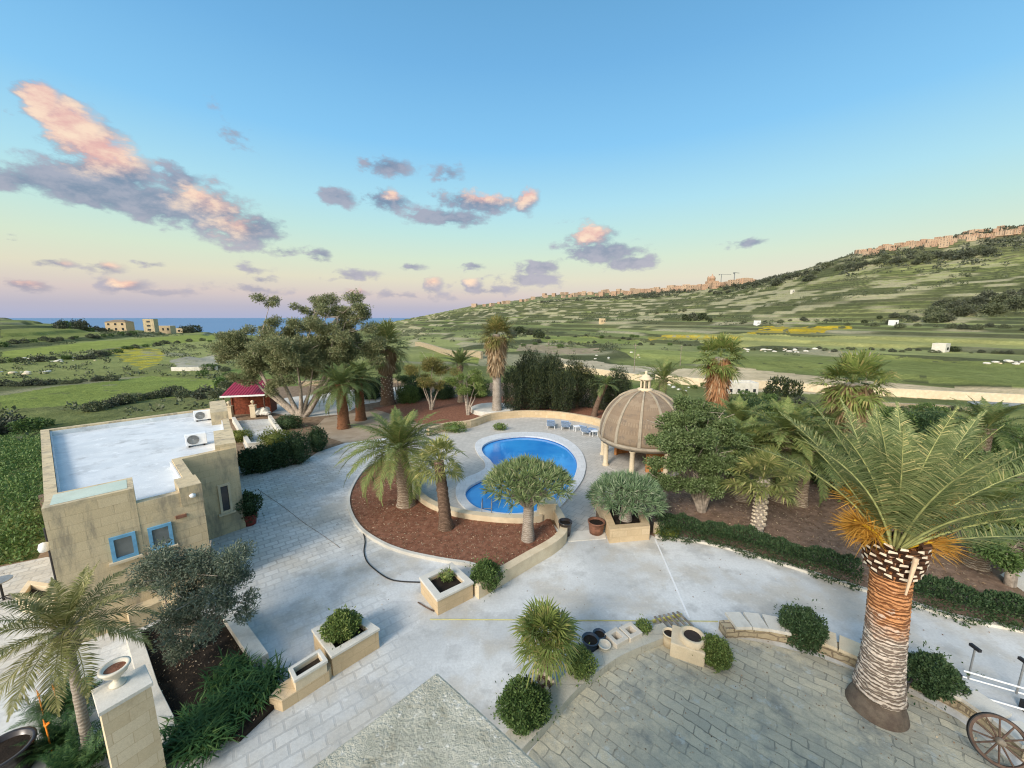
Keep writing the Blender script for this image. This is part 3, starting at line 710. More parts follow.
# terrace lower right
TERR_IN = A2([(530, 752), (550, 728), (575, 698), (600, 676), (627, 658), (662, 645), (695, 640), (732, 638), (762, 643), (790, 650), (820, 658), (847, 668), (880, 682), (905, 692), (930, 704), (958, 720), (988, 742), (1012, 764)])
m = MB(); m.sheet(TERR_IN + [(11.0, 0.5), (9, -4), (-3, -4), (-2, 2.0)], .02); tag(m.build('terrace', M['terrace']), kind='structure')
m = MB()
for pts, z in ((A2([(345, 443), (395, 437), (420, 428), (462, 425), (455, 415), (420, 410), (360, 412), (325, 418), (310, 432)]), .006),): m.sheet(pts, z)
tag(m.build('gravel_path', stone('dusty_gravel', (.34, .27, .19), (.44, .36, .27), (.2, .15, .1), .8, .5, bump=.6)), kind='structure')
m = MB(); m.sheet(A2([(268, 412), (285, 398), (350, 390), (420, 386), (418, 396), (360, 405), (345, 414), (300, 418)]), .008); tag(m.build('gravel_court', M['gravel']), kind='structure')
m = MB(); m.sheet(A2([(930, 560), (990, 560), (1024, 555), (1100, 560), (1180, 590), (1100, 610), (1024, 592), (1000, 575)]), .008); tag(m.build('side_path', M['white_stone']), kind='structure')
m = MB(); m.sheet(A2([(233, 421), (268, 419), (284, 447), (246, 450)]), .008); tag(m.build('shed_court', M['road']), kind='structure')
m = MB(); m.sheet(A2([(372, 408), (470, 395), (600, 402), (680, 414), (680, 428), (600, 421), (560, 414.5), (530, 413), (490, 415.5), (462, 423), (420, 424)]), .012); tag(m.build('rear_soil_bed', M['mulch']), kind='structure')
m = MB(); m.sheet(A2([(690, 460), (830, 470), (1000, 520), (1024, 560), (1000, 575), (1030, 610), (1020, 626)] + HEDGE_EDGE[:8][::-1] + [(648, 534), (640, 515)]), .012); tag(m.build('side_bed', M['mulch_dry']), kind='structure')

# swimming pool
po = empty('swimming_pool', (0, 0, 0), 'kidney shaped swimming pool with bright blue water and a broad white rim', 'swimming pool')
m = MB()
n_ = len(pool_o)
def ring(mb, outer, inner, z):
    tri = tessellate_polygon([[Vector((*p, 0)) for p in outer], [Vector((*p, 0)) for p in inner]])
    allp = list(outer) + list(inner); mb.add([(p[0], p[1], z) for p in allp], [_ccw(allp, t, 0) for t in tri])
ring(m, pool_o, pool_i, .10)
for ringp, z0, z1 in ((pool_o, 0, .10), (pool_i, -.02, .10)):
    k = len(ringp); m.add([(p[0], p[1], z0) for p in ringp] + [(p[0], p[1], z1) for p in ringp], [(i, (i + 1) % k, k + (i + 1) % k, k + i) for i in range(k)])
m.build('coping', stone('white_coping', (.62, .64, .64), (.72, .74, .74), (.45, .45, .43), 1.2, .35, blocks=(.5, .5, .01), mortar=(.45, .46, .46), bump=.15), po)
m = MB(); k = len(pool_i); m.add([(p[0], p[1], -.5) for p in pool_i] + [(p[0], p[1], -.02) for p in pool_i], [(i, (i + 1) % k, k + (i + 1) % k, k + i) for i in range(k)])
m.build('pool_tiles', plain('dark_blue_tile', (.02, .06, .22), .2, spec=.5), po)
n = NT('pool_water'); n.bump(n.noise(1.6, 4, .5, dist=.8), .10, .05); n.bs.inputs['IOR'].default_value = 1.45
m = MB(); m.sheet(pool_i, -.06); m.build('water', n.done(n.mix(n.mr(n.noise(.35, 3), .3, .7), (.02, .21, .58), (.04, .31, .70)), .02, 1.0), po)
# ladder rails
lb = at(487, 512, 0.02)
m = MB()
for s in (-.22, .22):
    q = Vector((lb.x + s, lb.y - .25, .1)); m.tube([q, q + Vector((0, 0, .45)), q + Vector((0, .12, .55)), q + Vector((0, .40, .55)), q + Vector((0, .55, .35)), q + Vector((0, .58, -.2))], .016, 8)
for z in (.0, -.1): m.tube([(lb.x - .22, lb.y + .37, z), (lb.x + .22, lb.y + .37, z)], .02, 6)
tag(m.build('pool_ladder', M['grey_metal']), 'small steel ladder with two curved rails at the near edge of the pool', 'ladder')

# island bed
ISL = spl(A2([(402, 463), (382, 462), (366, 471), (353, 489), (350, 507), (360, 527), (380, 542), (405, 552), (442, 560), (468, 564), (490, 570), (508, 573)]), 4) + A2([(530, 563), (552, 549)]) + \
    spl(A2([(558, 538), (550, 520), (540, 524), (522, 525), (486, 523), (455, 518), (430, 509), (417, 497), (412, 480)]), 3)
m = MB(); m.prism(ISL, -.05, .07); tag(m.build('island_bed', M['mulch']), kind='structure')
kerb = spl(A2([(412, 465), (400, 461), (382, 461), (365, 470), (352, 489), (349, 507), (359, 528), (379, 543), (405, 553.5), (442, 561.5), (468, 565.5), (488, 572)]), 6)
m = MB(); m.wall(kerb, .13, 0, .13); tag(m.build('island_kerb', M['white_stone']), 'thin pale kerb curving round the left side of the red-brown island bed', 'kerb')
m = MB(); m.wall(spl(A2([(408, 468), (416, 480), (416, 494), (430, 507), (455, 516), (486, 521), (520, 523), (541, 520)], ), 5), .34, 0, .33)
tag(m.build('pool_wall', M['lime_smooth']), 'low cream stone wall curving between the island bed and the pool', 'wall')
m = MB(); c = at(546, 517); m.box((c.x, c.y, .38), (.75, .62, .76), .1); m.box((c.x, c.y, .78), (.85, .7, .07), .1)
tag(m.build('wall_pier', M['lime_smooth']), 'square cream pier ending the low wall beside the pool corner', 'pier')
m = MB(); m.wall(spl(A2([(554, 514), (561, 527), (563, 540), (553, 551), (528, 566), (508, 578), (476, 597)]), 5), .32, 0, .48)
tag(m.build('outer_bed_wall', M['lime_smooth']), 'honey coloured wall round the near tip of the island bed, along the drive', 'wall')
m = MB(); m.wall(spl(A2([(428, 436), (448, 430), (470, 427.5), (490, 420.5), (510, 418), (530, 417), (560, 418.5), (592, 424), (604, 428)]), 5), .30, 0, .62)
tag(m.build('rear_pool_wall', M['lime']), 'long curved low wall of honey blocks behind the sun loungers', 'wall')
# right hand entrance planter
m = MB(); m.wall(A2([(594, 503), (602, 515), (612, 541), (645, 538), (640, 520)]), .30, 0, .62)
tag(m.build('entrance_planter_wall', M['lime']), 'L-shaped block planter wall beneath the grey-green dragon tree', 'planter wall')
m = MB(); m.prism(A2([(597, 505), (604, 517), (613, 538), (641, 536), (640, 510)]), 0, .42); tag(m.build('entrance_planter_soil', M['dark_soil']), kind='structure')
m = MB(); c = at(659, 534); m.box((c.x, c.y, .25), (.42, .3, .5), .2, .9); tag(m.build('stone_block', M['lime_smooth'], bevel=.015), 'small upright cream stone block between the entrance planter and the hedge', 'stone block')

# kerb of the drive in front of the hedge, low wall of the terrace
m = MB(); m.wall(spl(A2(HEDGE_EDGE), 4), .16, 0, .09); tag(m.build('hedge_kerb', M['white_stone']), 'long low kerb between the drive and the dark hedge', 'kerb')
TW_L = A2([(512, 752), (541, 722), (566, 694), (593, 671), (618, 655), (652, 641), (668, 636)])
TW_R = A2([(722, 634), (745, 633), (775, 637), (805, 644), (835, 655), (865, 668), (893, 677), (925, 690), (957, 706), (985, 724), (1012, 746), (1030, 762)])
m = MB(); m.wall(spl(TW_L, 4), .46, 0, .24); tag(m.build('terrace_wall', stone('worn_kerb_top', (.46, .44, .36), (.60, .57, .47), (.22, .21, .17), 2.2, .7, blocks=(.8, .5, .01), mortar=(.3, .28, .22), bump=.6, wear=.8)), 'low rubble wall round the near left edge of the weathered terrace', 'wall')
m = MB(); m.wall(spl(TW_R, 4), .34, 0, .30); tag(m.build('terrace_wall', M['rubble']), 'low rubble wall under pale cap slabs on the far side of the terrace', 'wall')
# cap slabs: each its own stone
rng_ = random.Random(4)
path = spl(TW_R, 10)
def along(path, s):
    for i in range(len(path) - 1):
        a = Vector(path[i]); b = Vector(path[i + 1]); L_ = (b - a).length
        if s <= L_: return a + (b - a) * (s / L_), (b - a).normalized()
        s -= L_
    return Vector(path[-1]), (Vector(path[-1]) - Vector(path[-2])).normalized()
tot = sum((Vector(path[i + 1]) - Vector(path[i])).length for i in range(len(path) - 1))
s = .25; k = 0; caps = []
while s < tot - .3:
    w_ = rng_.uniform(.44, .62); p, d = along(path, s + w_ / 2)
    m = MB(); m.box((0, 0, 0), (w_ - .035, .60, .09), 0)
    o = m.build('cap_slab', M['white_stone'] if k not in (3, 4, 5) else M['lime_smooth'], loc=(p.x - d.y * .06, p.y + d.x * .06, .355)); o.rotation_euler = (rng_.uniform(-.05, .02), rng_.uniform(-.02, .02), math.atan2(d.y, d.x) + rng_.uniform(-.05, .05))
    caps.append(o); tag(o, 'loose pale cap slab in the row laid along the far terrace wall', 'cap slab', 'cap slabs along the terrace wall'); s += w_ + .01; k += 1
# foreground parapet of the house the picture is taken from
m = MB(); top = [tuple(at(437, 671, 6.6)[:2]), tuple(at(305, 771, 6.6)[:2]), (-4.2, -1.2), (-4.2, -3), (4.2, -3), (4.2, -2.2), tuple(at(548, 771, 6.6)[:2])]
hp = empty('house_parapet', (0, 0, 0), 'lichen-spotted stone roof corner of the house jutting into the foreground', 'roof corner')
m.prism(top, 6.38, 6.6); m.build('coping_slab', M['parapet'], hp, bevel=.02)
m = MB(); cx = Vector((-.4, 0)); m.prism([tuple(cx + (Vector(p) - cx) * .93) for p in top], 0, 6.38); m.build('wall', M['lime_wall'], hp)
# ------------------------------------------------------------------ white-roofed annex on the left
def V2(*a): return Vector(a)
A_, B_, C_, C2_, E_, Fr_ = V2(-22.9, 18.05), V2(-17.7, 23.2), V2(-11.6, 15.5), V2(-12.75, 14.15), V2(-9.95, 11.6), V2(-12.2, 9.3)
FP = [A_, Fr_, E_, C2_, C_, B_]
bd = empty('annex_building', (0, 0, 0), 'limestone annex with a white flat roof and blue window frames, left of the drive', 'building')
m = MB(); m.prism([tuple(p) for p in FP], -.6, 3.32); m.build('wall', M['lime_wall'], bd)
def inset(P, d):
    n = len(P); out = []
    ar = sum(P[i].x * P[(i + 1) % n].y - P[(i + 1) % n].x * P[i].y for i in range(n)); sg = 1 if ar > 0 else -1
    for i in range(n):
        d1 = (P[i] - P[i - 1]).normalized(); d2 = (P[(i + 1) % n] - P[i]).normalized()
        n1 = V2(-d1.y, d1.x) * sg; n2 = V2(-d2.y, d2.x) * sg; q = (n1 + n2).normalized(); out.append(P[i] + q * (d / max(.3, q.dot(n1))))
    return out
m = MB(); m.sheet([tuple(p) for p in inset(FP, .2)], 3.335); m.build('roof', M['roof'], bd)
m = MB(); m.wall([tuple(p) for p in inset(FP, .13)], .27, 3.32, 3.64, True); m.build('parapet', M['lime_wall'], bd)
m = MB(); m.wall([tuple(p) for p in inset(FP, .30)], .05, 3.33, 3.56, True); m.build('upstand', M['roof'], bd)
def obox(p, d, L_, n_, W_, z0, z1, name, mat, parent, bevel=0):
    """box standing from corner p along d (length) and n (depth)"""
    m = MB(); q = [p, p + d * L_, p + d * L_ + n_ * W_, p + n_ * W_]; m.prism([tuple(v) for v in q], z0, z1); return m.build(name, mat, parent, bevel=bevel)
dF = (E_ - Fr_).normalized(); nF = V2(-dF.y, dF.x)              # along the front, inwards
obox(Fr_ + dF * -.012 - nF * .012, dF, 1.72, nF, 1.15, -.2, 4.12, 'stair_head', M['lime_wall'], bd)
m = MB(); q = [Fr_ + dF * .12 + nF * .12, Fr_ + dF * 1.58 + nF * .12, Fr_ + dF * 1.58 + nF * 1.0, Fr_ + dF * .12 + nF * 1.0]; m.sheet([tuple(v) for v in q], 4.126)
m.build('stair_head_roof', stone('greenish_roof_coating', (.50, .60, .52), (.60, .68, .58), (.4, .38, .28), .8, .4, bump=.1), bd)
dR = (C_ - B_).normalized(); nR = V2(dR.y, -dR.x)               # right wall, inwards
obox(B_ - dR * .01 - nR * .01, dR, 3.6, nR, .75, 3.2, 4.02, 'raised_parapet', M['lime_wall'], bd)
obox(B_ + dR * 7.2 - nR * .01, dR, 2.63, nR, .70, 3.2, 3.86, 'raised_parapet', M['lime_wall'], bd)
dS = (E_ - C2_).normalized(); nS = V2(-dS.y, dS.x)
nS = nS if nS.dot(A_ - C2_) > 0 else -nS
obox(E_ - dS * 1.0 - nS * .01, dS, 1.012, nS, .55, 3.2, 3.80, 'corner_parapet', M['lime_wall'], bd)
def wall_hit(px, py, p0, p1):
    d = pix_dir(px, py); w = p1 - p0; den = d.x * w.y - d.y * w.x; t = (p0.x * w.y - p0.y * w.x) / den
    q = V2(d.x * t, d.y * t); return (q - p0).dot(w.normalized()), H + d.z * t
def window(p0, p1, s, z, w, h, frame, pane, parent, inward, lab=None):
    d = (p1 - p0).normalized(); c = p0 + d * s; o = -inward
    f = MB(); rz = math.atan2(d.y, d.x); t = .085
    def bx(mb, ds, dz, ww, hh, off, th): q = c + d * ds + o * off; mb.box((q.x, q.y, z + dz), (ww, th, hh), rz)
    bx(f, -w / 2 + t / 2, 0, t, h, .02, .10); bx(f, w / 2 - t / 2, 0, t, h, .02, .10); bx(f, 0, h / 2 - t / 2, w - 2 * t, t, .02, .10); bx(f, 0, -h / 2 + t / 2, w - 2 * t, t, .02, .10)
    fo = f.build('window', frame, parent); g = MB(); bx(g, 0, 0, w - .05, h - .05, -.012, .05); g.build('pane', pane, fo)
    g = MB(); bx(g, 0, -h / 2 - .04, w + .16, .07, .05, .16); g.build('sill', M['lime_smooth'], fo)
for px, py in ((161, 536), (124, 546)):
    s, z = wall_hit(px, py, Fr_, E_); window(Fr_, E_, s, z, .54, .74, M['blue_paint'], M['grey_glass'], bd, nF)
dC = (C_ - C2_).normalized(); nC = V2(-dC.y, dC.x)
s, z = wall_hit(225, 498, C2_, C_); window(C2_, C_, max(.5, min(s, 1.3)), z, .42, 1.25, M['lime_smooth'], M['dark_glass'], bd, nC)
s, z = wall_hit(181, 516, Fr_, E_); q = Fr_ + dF * s - nF * .03; m = MB(); m.box((q.x, q.y, z), (.26, .08, .09), math.atan2(dF.y, dF.x)); m.build('vent', M['rust_pot'], bd)
# wall lamps, pipe
dL = (Fr_ - A_).normalized(); nL = V2(dL.y, -dL.x); nL = nL if nL.dot(C_ - A_) < 0 else -nL
q = Fr_ - dL * 1.1 + nL * .06; m = MB(); m.tube([(q.x, q.y, -.2), (q.x, q.y, 3.2)], .035, 8); m.build('drain_pipe', M['black_iron'], bd)
q = Fr_ - dL * .5 + nL * .12; m = MB(); m.lathe((q.x, q.y, 2.75), [(0, 0), (.10, .03), (.12, .12), (.09, .24), (0, .28)], 12); m.box((q.x - nL.x * .08, q.y - nL.y * .08, 2.86), (.08, .08, .16)); m.build('wall_lamp', M['white_paint'], bd)
q = Fr_ - dL * .25 + nL * .30; m = MB(); m.tube([(q.x - nL.x * .3, q.y - nL.y * .3, 1.5), (q.x, q.y, 1.62), (q.x + nL.x * .12, q.y + nL.y * .12, 1.5)], .022, 6); m.lathe((q.x + nL.x * .12, q.y + nL.y * .12, 1.12), [(0, 0), (.06, .03), (.13, .28), (.15, .30), (.03, .42), (0, .44)], 6, False); m.build('iron_lantern', M['black_iron'], bd)
s, z = wall_hit(196, 493, Fr_, E_); q = E_ - dF * .25 - nF * .10; m = MB(); m.lathe((q.x, q.y, 3.42), [(0, 0), (.07, .02), (.09, .1), (0, .15)], 10); m.build('wall_lamp', M['white_paint'], bd)
# AC units
def ac(px, py, lab):
    p = at(px, py, 3.36); t = empty('ac_unit', (p.x, p.y, 3.345), lab, 'air conditioner', None, math.atan2(dF.y, dF.x) - .12); t.scale = (.86,) * 3
    m = MB(); m.box((0, 0, .36), (.86, .34, .58)); m.build('casing', M['white_plastic'], t, bevel=.02)
    m = MB(); m.lathe((0, 0, 0), [(.02, 0), (.22, 0), (.24, .02), (.24, .03)], 24); 
    for k in range(5): m.lathe((0, 0, .01), [(.04 + k * .042, 0), (.052 + k * .042, .012), (.054 + k * .042, 0)], 24)
    o = m.build('fan_grille', M['grey_metal'], t); o.rotation_euler = (R(90), 0, 0); o.location = (-.12, -.175, .37)
    m = MB()
    for s in (-.3, .3): m.box((s, 0, .035), (.07, .42, .07))
    m.build('feet', M['black_iron'], t)
ac(197, 445, 'white air conditioner nearer the middle of the flat white roof'); ac(203, 420, 'white air conditioner beside the raised parapet at the roof far corner')

# red-roofed shed
p0 = at(247, 417); sh = empty('shed', (p0.x, p0.y, 0), 'small open shed with a maroon corrugated roof and stone posts', 'shed', None, R(14))
m = MB(); W_, D_ = 3.5, 3.0
zf, zb = 2.05, 2.95
m.add([(-W_ / 2, -.3, zf), (W_ / 2, -.3, zf), (W_ / 2, D_, zb), (-W_ / 2, D_, zb), (-W_ / 2, -.3, zf + .06), (W_ / 2, -.3, zf + .06), (W_ / 2, D_, zb + .06), (-W_ / 2, D_, zb + .06)], [(0, 3, 2, 1), (4, 5, 6, 7), (0, 1, 5, 4), (1, 2, 6, 5), (2, 3, 7, 6), (3, 0, 4, 7)])
m.build('roof', M['red_roof'], sh)
m = MB(); m.box((0, -.36, zf), (W_ + .1, .08, .14)); m.build('fascia', M['white_paint'], sh)
m = MB(); m.box((0, 1.35, 1.0), (W_ - .25, .12, 2.0)); m.box((-W_ / 2 + .16, 2.0, 1.05), (.1, 1.6, 2.1)); m.box((W_ / 2 - .16, 2.0, 1.05), (.1, 1.6, 2.1)); m.build('back_panel', plain('rust_red_boards', (.17, .045, .022), .8, var=.4), sh)
for x in (-1.25, .65): m = MB(); m.box((x, -.2, .55), (.42, .42, 1.1)); m.box((x, -.2, 1.13), (.5, .5, .07)); m.lathe((x, -.2, 1.17), [(.05, 0), (.06, .12), (.14, .2), (.15, .34), (.05, .42), (0, .44)], 12); m.build('stone_post', M['lime_smooth'], sh)
for x in (-1.6, 1.6): m = MB(); m.tube([(x, -.2, 0), (x, -.2, zf)], .05, 8); m.build('post', M['wood'], sh)
m = MB(); rr_ = random.Random(3)
for i in range(9): m.rock((rr_.uniform(-.5, .5), rr_.uniform(-.35, .35), .25 + rr_.uniform(0, .35)), rr_.uniform(.25, .45), rr_)
q = at(265, 416); tag(m.build('rock_pile', M['white_stone'], loc=(q.x, q.y, 0)), 'heap of pale rocks to the right of the red-roofed shed', 'rock pile')
for pts, lab in (([(234, 422), (250, 449), (285, 446)], 'low pale wall on the left and near side of the shed court'), ([(270, 420), (288, 446)], 'short low wall between the shed court and the yellow-green hedge')):
    m = MB(); m.wall(A2(pts), .25, 0, .45); tag(m.build('court_wall', M['white_stone']), lab, 'wall')

# dome gazebo
gx, gy = 8.2, 23.3; RD = 2.62; ZR = 1.60
gz = empty('dome_gazebo', (gx, gy, 0), 'round gazebo with a brown ribbed stone dome and lantern beside the pool', 'gazebo')
prof = [(RD * math.cos(t) ** .95, ZR + .12 + 2.90 * math.sin(t)) for t in np.linspace(0, R(86), 22)]
m = MB(); m.lathe((0, 0, 0), [(RD - .12, ZR + .1)] + prof, 96); m.build('dome', M['dome'], gz)
m = MB(); m.lathe((0, 0, 0), [(RD - .2, ZR - .16), (RD + .02, ZR - .14), (RD + .10, ZR - .02), (RD + .14, ZR + .02), (RD + .14, ZR + .10), (RD + .02, ZR + .14), (RD - .2, ZR + .14)], 72); m.build('cornice', M['dome_rib'], gz)
for k in range(12):
    a = k * math.pi / 6 + .13; m = MB(); V = []; Fc = []
    for i, (r, z) in enumerate(prof[:-1]):
        w = .105 * max(.45, r / RD); c, s_ = math.cos(a), math.sin(a)
        for (dr, dt) in ((-.03, -w), (.07, -w * .8), (.07, w * .8), (-.03, w)): V.append(((r + dr) * c - dt * s_, (r + dr) * s_ + dt * c, z + (dr if r < 1.6 else dr * .4)))
        if i:
            b = i * 4; Fc += [(b - 4, b - 3, b + 1, b), (b - 3, b - 2, b + 2, b + 1), (b - 2, b - 1, b + 3, b + 2)]
    m.add(V, Fc); m.build('rib', M['dome_rib'], gz)
for k in range(8):
    a = k * math.pi / 4 + .25; m = MB(); c = ((RD - .14) * math.cos(a), (RD - .14) * math.sin(a), 0)
    m.lathe(c, [(.2, 0), (.2, .1), (.15, .16), (.14, ZR - .3), (.19, ZR - .22), (.2, ZR - .14)], 14); m.build('column', M['lime_smooth'], gz)
zt = ZR + 2.98; ln = MB(); ln.lathe((0, 0, zt), [(0, 0), (.46, 0), (.46, .14), (.36, .18), (.30, .2)], 20); lc_ = MB(); lc_.lathe((0, 0, zt + .68), [(.28, 0), (.40, .02), (.40, .1), (.28, .16), (.20, .30), (.06, .36), (.07, .44), (.10, .5), (0, .58)], 20)
lo = ln.build('lantern', M['lime_smooth'], gz); lc_.build('lantern_cap', M['lime_smooth'], lo)
for k in range(6): a = k * math.pi / 3; m = MB(); m.tube([(.27 * math.cos(a), .27 * math.sin(a), zt + .18), (.27 * math.cos(a), .27 * math.sin(a), zt + .70)], .05, 8); m.build('lantern_column', M['lime_smooth'], lo)
m = MB(); m.lathe((0, 0, zt + .18), [(.12, 0), (.12, .5)], 12); m.build('lantern_core', M['dome_rib'], lo)
arc = [(1.75 * math.cos(t), 1.75 * math.sin(t)) for t in np.linspace(R(-100), R(140), 22)]
m = MB(); m.wall(arc, .18, 0, ZR - .16); m.build('inner_wall', M['terracotta'], gz)
m = MB(); m.lathe((0, 0, 0), [(0, .03), (2.5, .03), (2.6, 0)], 40, False); m.build('floor_slab', M['deck'], gz)

# sun loungers
def lounger(px, py, rz, lab):
    p = at(px, py); t = empty('sun_lounger', (p.x, p.y, .01), lab, 'sun lounger', 'sun loungers behind the pool', rz)
    m = MB(); m.box((0, -.25, .30), (.62, 1.25, .05)); m.build('seat', M['lounger_cloth'], t)
    m = MB(); m.box((0, 0, 0), (.62, .80, .05)); o = m.build('backrest', M['lounger_cloth'], t); o.location = (0, .62, .58); o.rotation_euler = (R(52), 0, 0)
    m = MB()
    for s in (-.33, .33): m.tube([(s, -.9, .28), (s, .42, .28)], .025, 6); m.tube([(s, .1, .28), (s, .05, .5), (s, .5, .52)], .025, 6)
    m.build('frame', M['white_plastic'], t)
    for s in (-.3, .3):
        for y in (-.8, .35): m = MB(); m.tube([(s, y, 0), (s, y, .28)], .025, 6); m.build('leg', M['white_plastic'], t)
lounger(551, 428, R(172), 'blue-grey sun lounger furthest left in the row behind the pool')
lounger(566, 429, R(165), 'blue-grey sun lounger in the middle, left of the small white side table')
lounger(588, 434.5, R(140), 'blue-grey sun lounger nearest the dome, beside the white box table')
def stable(px, py, lab):
    p = at(px, py); t = empty('side_table', (p.x, p.y, .01), lab, 'side table', None, .3)
    m = MB(); m.box((0, 0, .40), (.52, .46, .05)); m.build('table_top', M['white_plastic'], t)
    for x in (-.2, .2):
        for y in (-.17, .17): m = MB(); m.tube([(x, y, 0), (x, y, .38)], .025, 6); m.build('leg', M['white_plastic'], t)
stable(577, 431, 'low white side table between the middle and right sun loungers'); stable(594, 436, 'white side table right of the last sun lounger, near the dome')

# planters and pots
def quad_planter(px4, h, wall_t, mat, capmat, lab, name='stone_planter', z0=0.0, cap=.07, soil=M['dark_soil']):
    P = [at(x, y, z0 + h) for x, y in px4]; c = sum(P, Vector()) / 4; t = empty(name, (c.x, c.y, z0), lab, 'planter')
    Q = [(p.x - c.x, p.y - c.y) for p in P]; I = [tuple(v) for v in inset([Vector(q) for q in Q], wall_t)]
    m = MB(); J = [tuple(v) for v in inset([Vector(q) for q in Q], .03)]
    m.wall([tuple(v) for v in inset([Vector(q) for q in Q], .03 + (wall_t - .03) / 2)], wall_t - .03, 0, h - cap, True); m.build('box', mat, t)
    m = MB(); m.wall([tuple(v) for v in inset([Vector(q) for q in Q], wall_t / 2)], wall_t, h - cap, h, True); m.build('rim', capmat, t, bevel=.01)
    m = MB(); m.prism(I, 0, h - .16); m.build('soil', soil, t); return t, c
pl1, c1 = quad_planter([(419, 577), (452, 562), (474, 582), (437, 600)], .58, .22, M['lime'], M['white_stone'], 'square stone planter with a few weeds beside the island bed kerb')
pl2, c2 = quad_planter([(311, 629), (352, 609), (380, 628), (331, 657)], .62, .2, M['lime'], M['white_stone'], 'larger stone planter with a bushy plant between trough and drive')
m = MB(); m.prism(A2([(270, 708), (281, 695), (325, 664), (334, 672), (330, 681), (283, 712)]), 0, .30); tag(m.build('low_wall', M['lime'], bevel=.01), 'low honey block wall under the narrow trough, left of the bushy planter', 'wall')
quad_planter([(288, 668), (320, 648), (328, 660), (294, 681)], .34, .09, M['lime_smooth'], M['white_stone'], 'narrow empty cream trough standing on the low wall', 'trough', z0=.30)
quad_planter([(15, 598), (28, 580), (62, 585), (52, 605)], .5, .16, M['lime_smooth'], M['lime_smooth'], 'pale stone planter behind the small palm at the left edge')
# dark bed at left with pale caps
BED = A2([(140, 637), (160, 625), (226, 618), (262, 672), (284, 700), (240, 742), (176, 735)])
m = MB(); m.prism(BED, 0, .12); tag(m.build('dark_bed', M['dark_soil']), kind='structure')
m = MB(); m.wall(A2([(231, 622), (262, 668)]), .36, 0, .32); tag(m.build('bed_edge', M['white_stone'], bevel=.01), 'broad pale edging slab right of the dark bed by the olive', 'edging')
m = MB(); m.wall(A2([(134, 640), (152, 700), (176, 752)]), .30, 0, .30); tag(m.build('bed_edge', M['white_stone'], bevel=.01), 'pale edging left of the dark bed, beside the urn pillar', 'edging')
m = MB(); m.wall(A2([(130, 628), (165, 612), (205, 604)]), .5, 0, .55); tag(m.build('bed_back_wall', M['lime_wall']), 'low shaded wall behind the dark bed and olive', 'wall')
# urn pillar
PZ = 2.2; pq = [at(91, 690, PZ), at(145, 664, PZ), at(153, 682, PZ), at(98, 714, PZ)]; pc = sum(pq, Vector()) / 4
pp = empty('urn_pillar', (pc.x, pc.y, 0), 'square limestone pillar with a pale cap slab under the urn', 'pillar')
Q = [V2(p.x - pc.x, p.y - pc.y) for p in pq]
m = MB(); m.prism([tuple(v) for v in inset(Q, .03)], 0, PZ - .07); m.build('shaft', stone('pillar_blocks', (.60, .50, .33), (.72, .63, .46), (.40, .30, .18), 1.4, .5, blocks=(.5, .24, .006), mortar=(.5, .4, .26), bump=.2), pp)
m = MB(); m.prism([tuple(v) for v in Q], PZ - .07, PZ); m.build('cap', M['white_stone'], pp, bevel=.01)
up = at(118, 684, PZ); ur = empty('urn', (up.x, up.y, PZ), 'cream garden urn standing on top of the limestone pillar', 'urn')
m = MB(); m.lathe((0, 0, 0), [(0, 0), (.12, 0), (.12, .04), (.06, .08), (.05, .14), (.10, .19), (.17, .26), (.19, .33), (.225, .36), (.225, .39), (.17, .39), (.15, .33), (0, .30)], 28); m.build('bowl', M['white_pot'], ur)
m = MB(); m.lathe((0, 0, .34), [(0, .01), (.155, 0)], 20); m.build('soil', M['mulch'], ur)
def pot(px, py, r, h, mat, lab, name='plant_pot', soil=True, flare=1.25):
    p = at(px, py); t = empty(name, (p.x, p.y, .005), lab, 'pot')
    m = MB(); m.lathe((0, 0, 0), [(0, 0), (r / flare, 0), (r * .95, h * .6), (r, h * .92), (r * 1.08, h * .93), (r * 1.08, h), (r * .92, h), (r * .88, h * .8), (0, h * .78)], 24); m.build('body', mat, t)
    if soil: m = MB(); m.lathe((0, 0, h * .83), [(0, 0), (r * .9, 0)], 20); m.build('soil', M['dark_soil'], t)
    return t
pot(565, 535, .27, .62, M['black_pot'], 'tall dark pot at the left side of the deck entrance'); pot(596, 533, .34, .55, M['rust_pot'], 'squat brown clay pot at the right side of the deck entrance')
pot(8, 775, .42, .6, M['black_pot'], 'black glazed pot cut off by the bottom left corner'); pot(250, 524, .30, .5, M['red_pot'], 'red clay pot with a shrub against the annex corner')
pot(590, 651, .22, .38, M['blue_pot'], 'dark blue-grey pot lying at the left end of the pot group', flare=1.1); pot(599, 644, .17, .34, M['blue_pot'], 'smaller dark blue-grey pot at the back of the pot group', flare=1.1)
pot(604, 655, .16, .34, M['white_pot'], 'pale upturned pot in front of the dark pots', soil=False, flare=.85); pot(608, 647, .15, .24, M['black_pot'], 'small black pot between the pale pot and the hollow blocks')
pot(669, 645, .18, .40, M['lime_smooth'], 'short cream stone pot at the foot of the drum-topped block', flare=1.05); pot(897, 690, .2, .45, M['black_pot'], 'black pot half hidden behind the big palm trunk')
def hollow(px, py, rz, lab, w=.46, h=.36):
    p = at(px, py); t = empty('hollow_block', (p.x, p.y, .005), lab, 'hollow block', 'hollow stone blocks', rz); q = w / 2
    m = MB(); m.wall([(-q + .06, -q + .06), (q - .06, -q + .06), (q - .06, q - .06), (-q + .06, q - .06)], .12, 0, h, True); m.box((0, 0, .06), (w - .2, w - .2, .1)); m.build('shell', M['block_stone'], t, bevel=.012)
hollow(616, 647, .55, 'cream hollow stone block next to the pots'); hollow(630, 641, .5, 'cream hollow stone block next to the small round shrub')
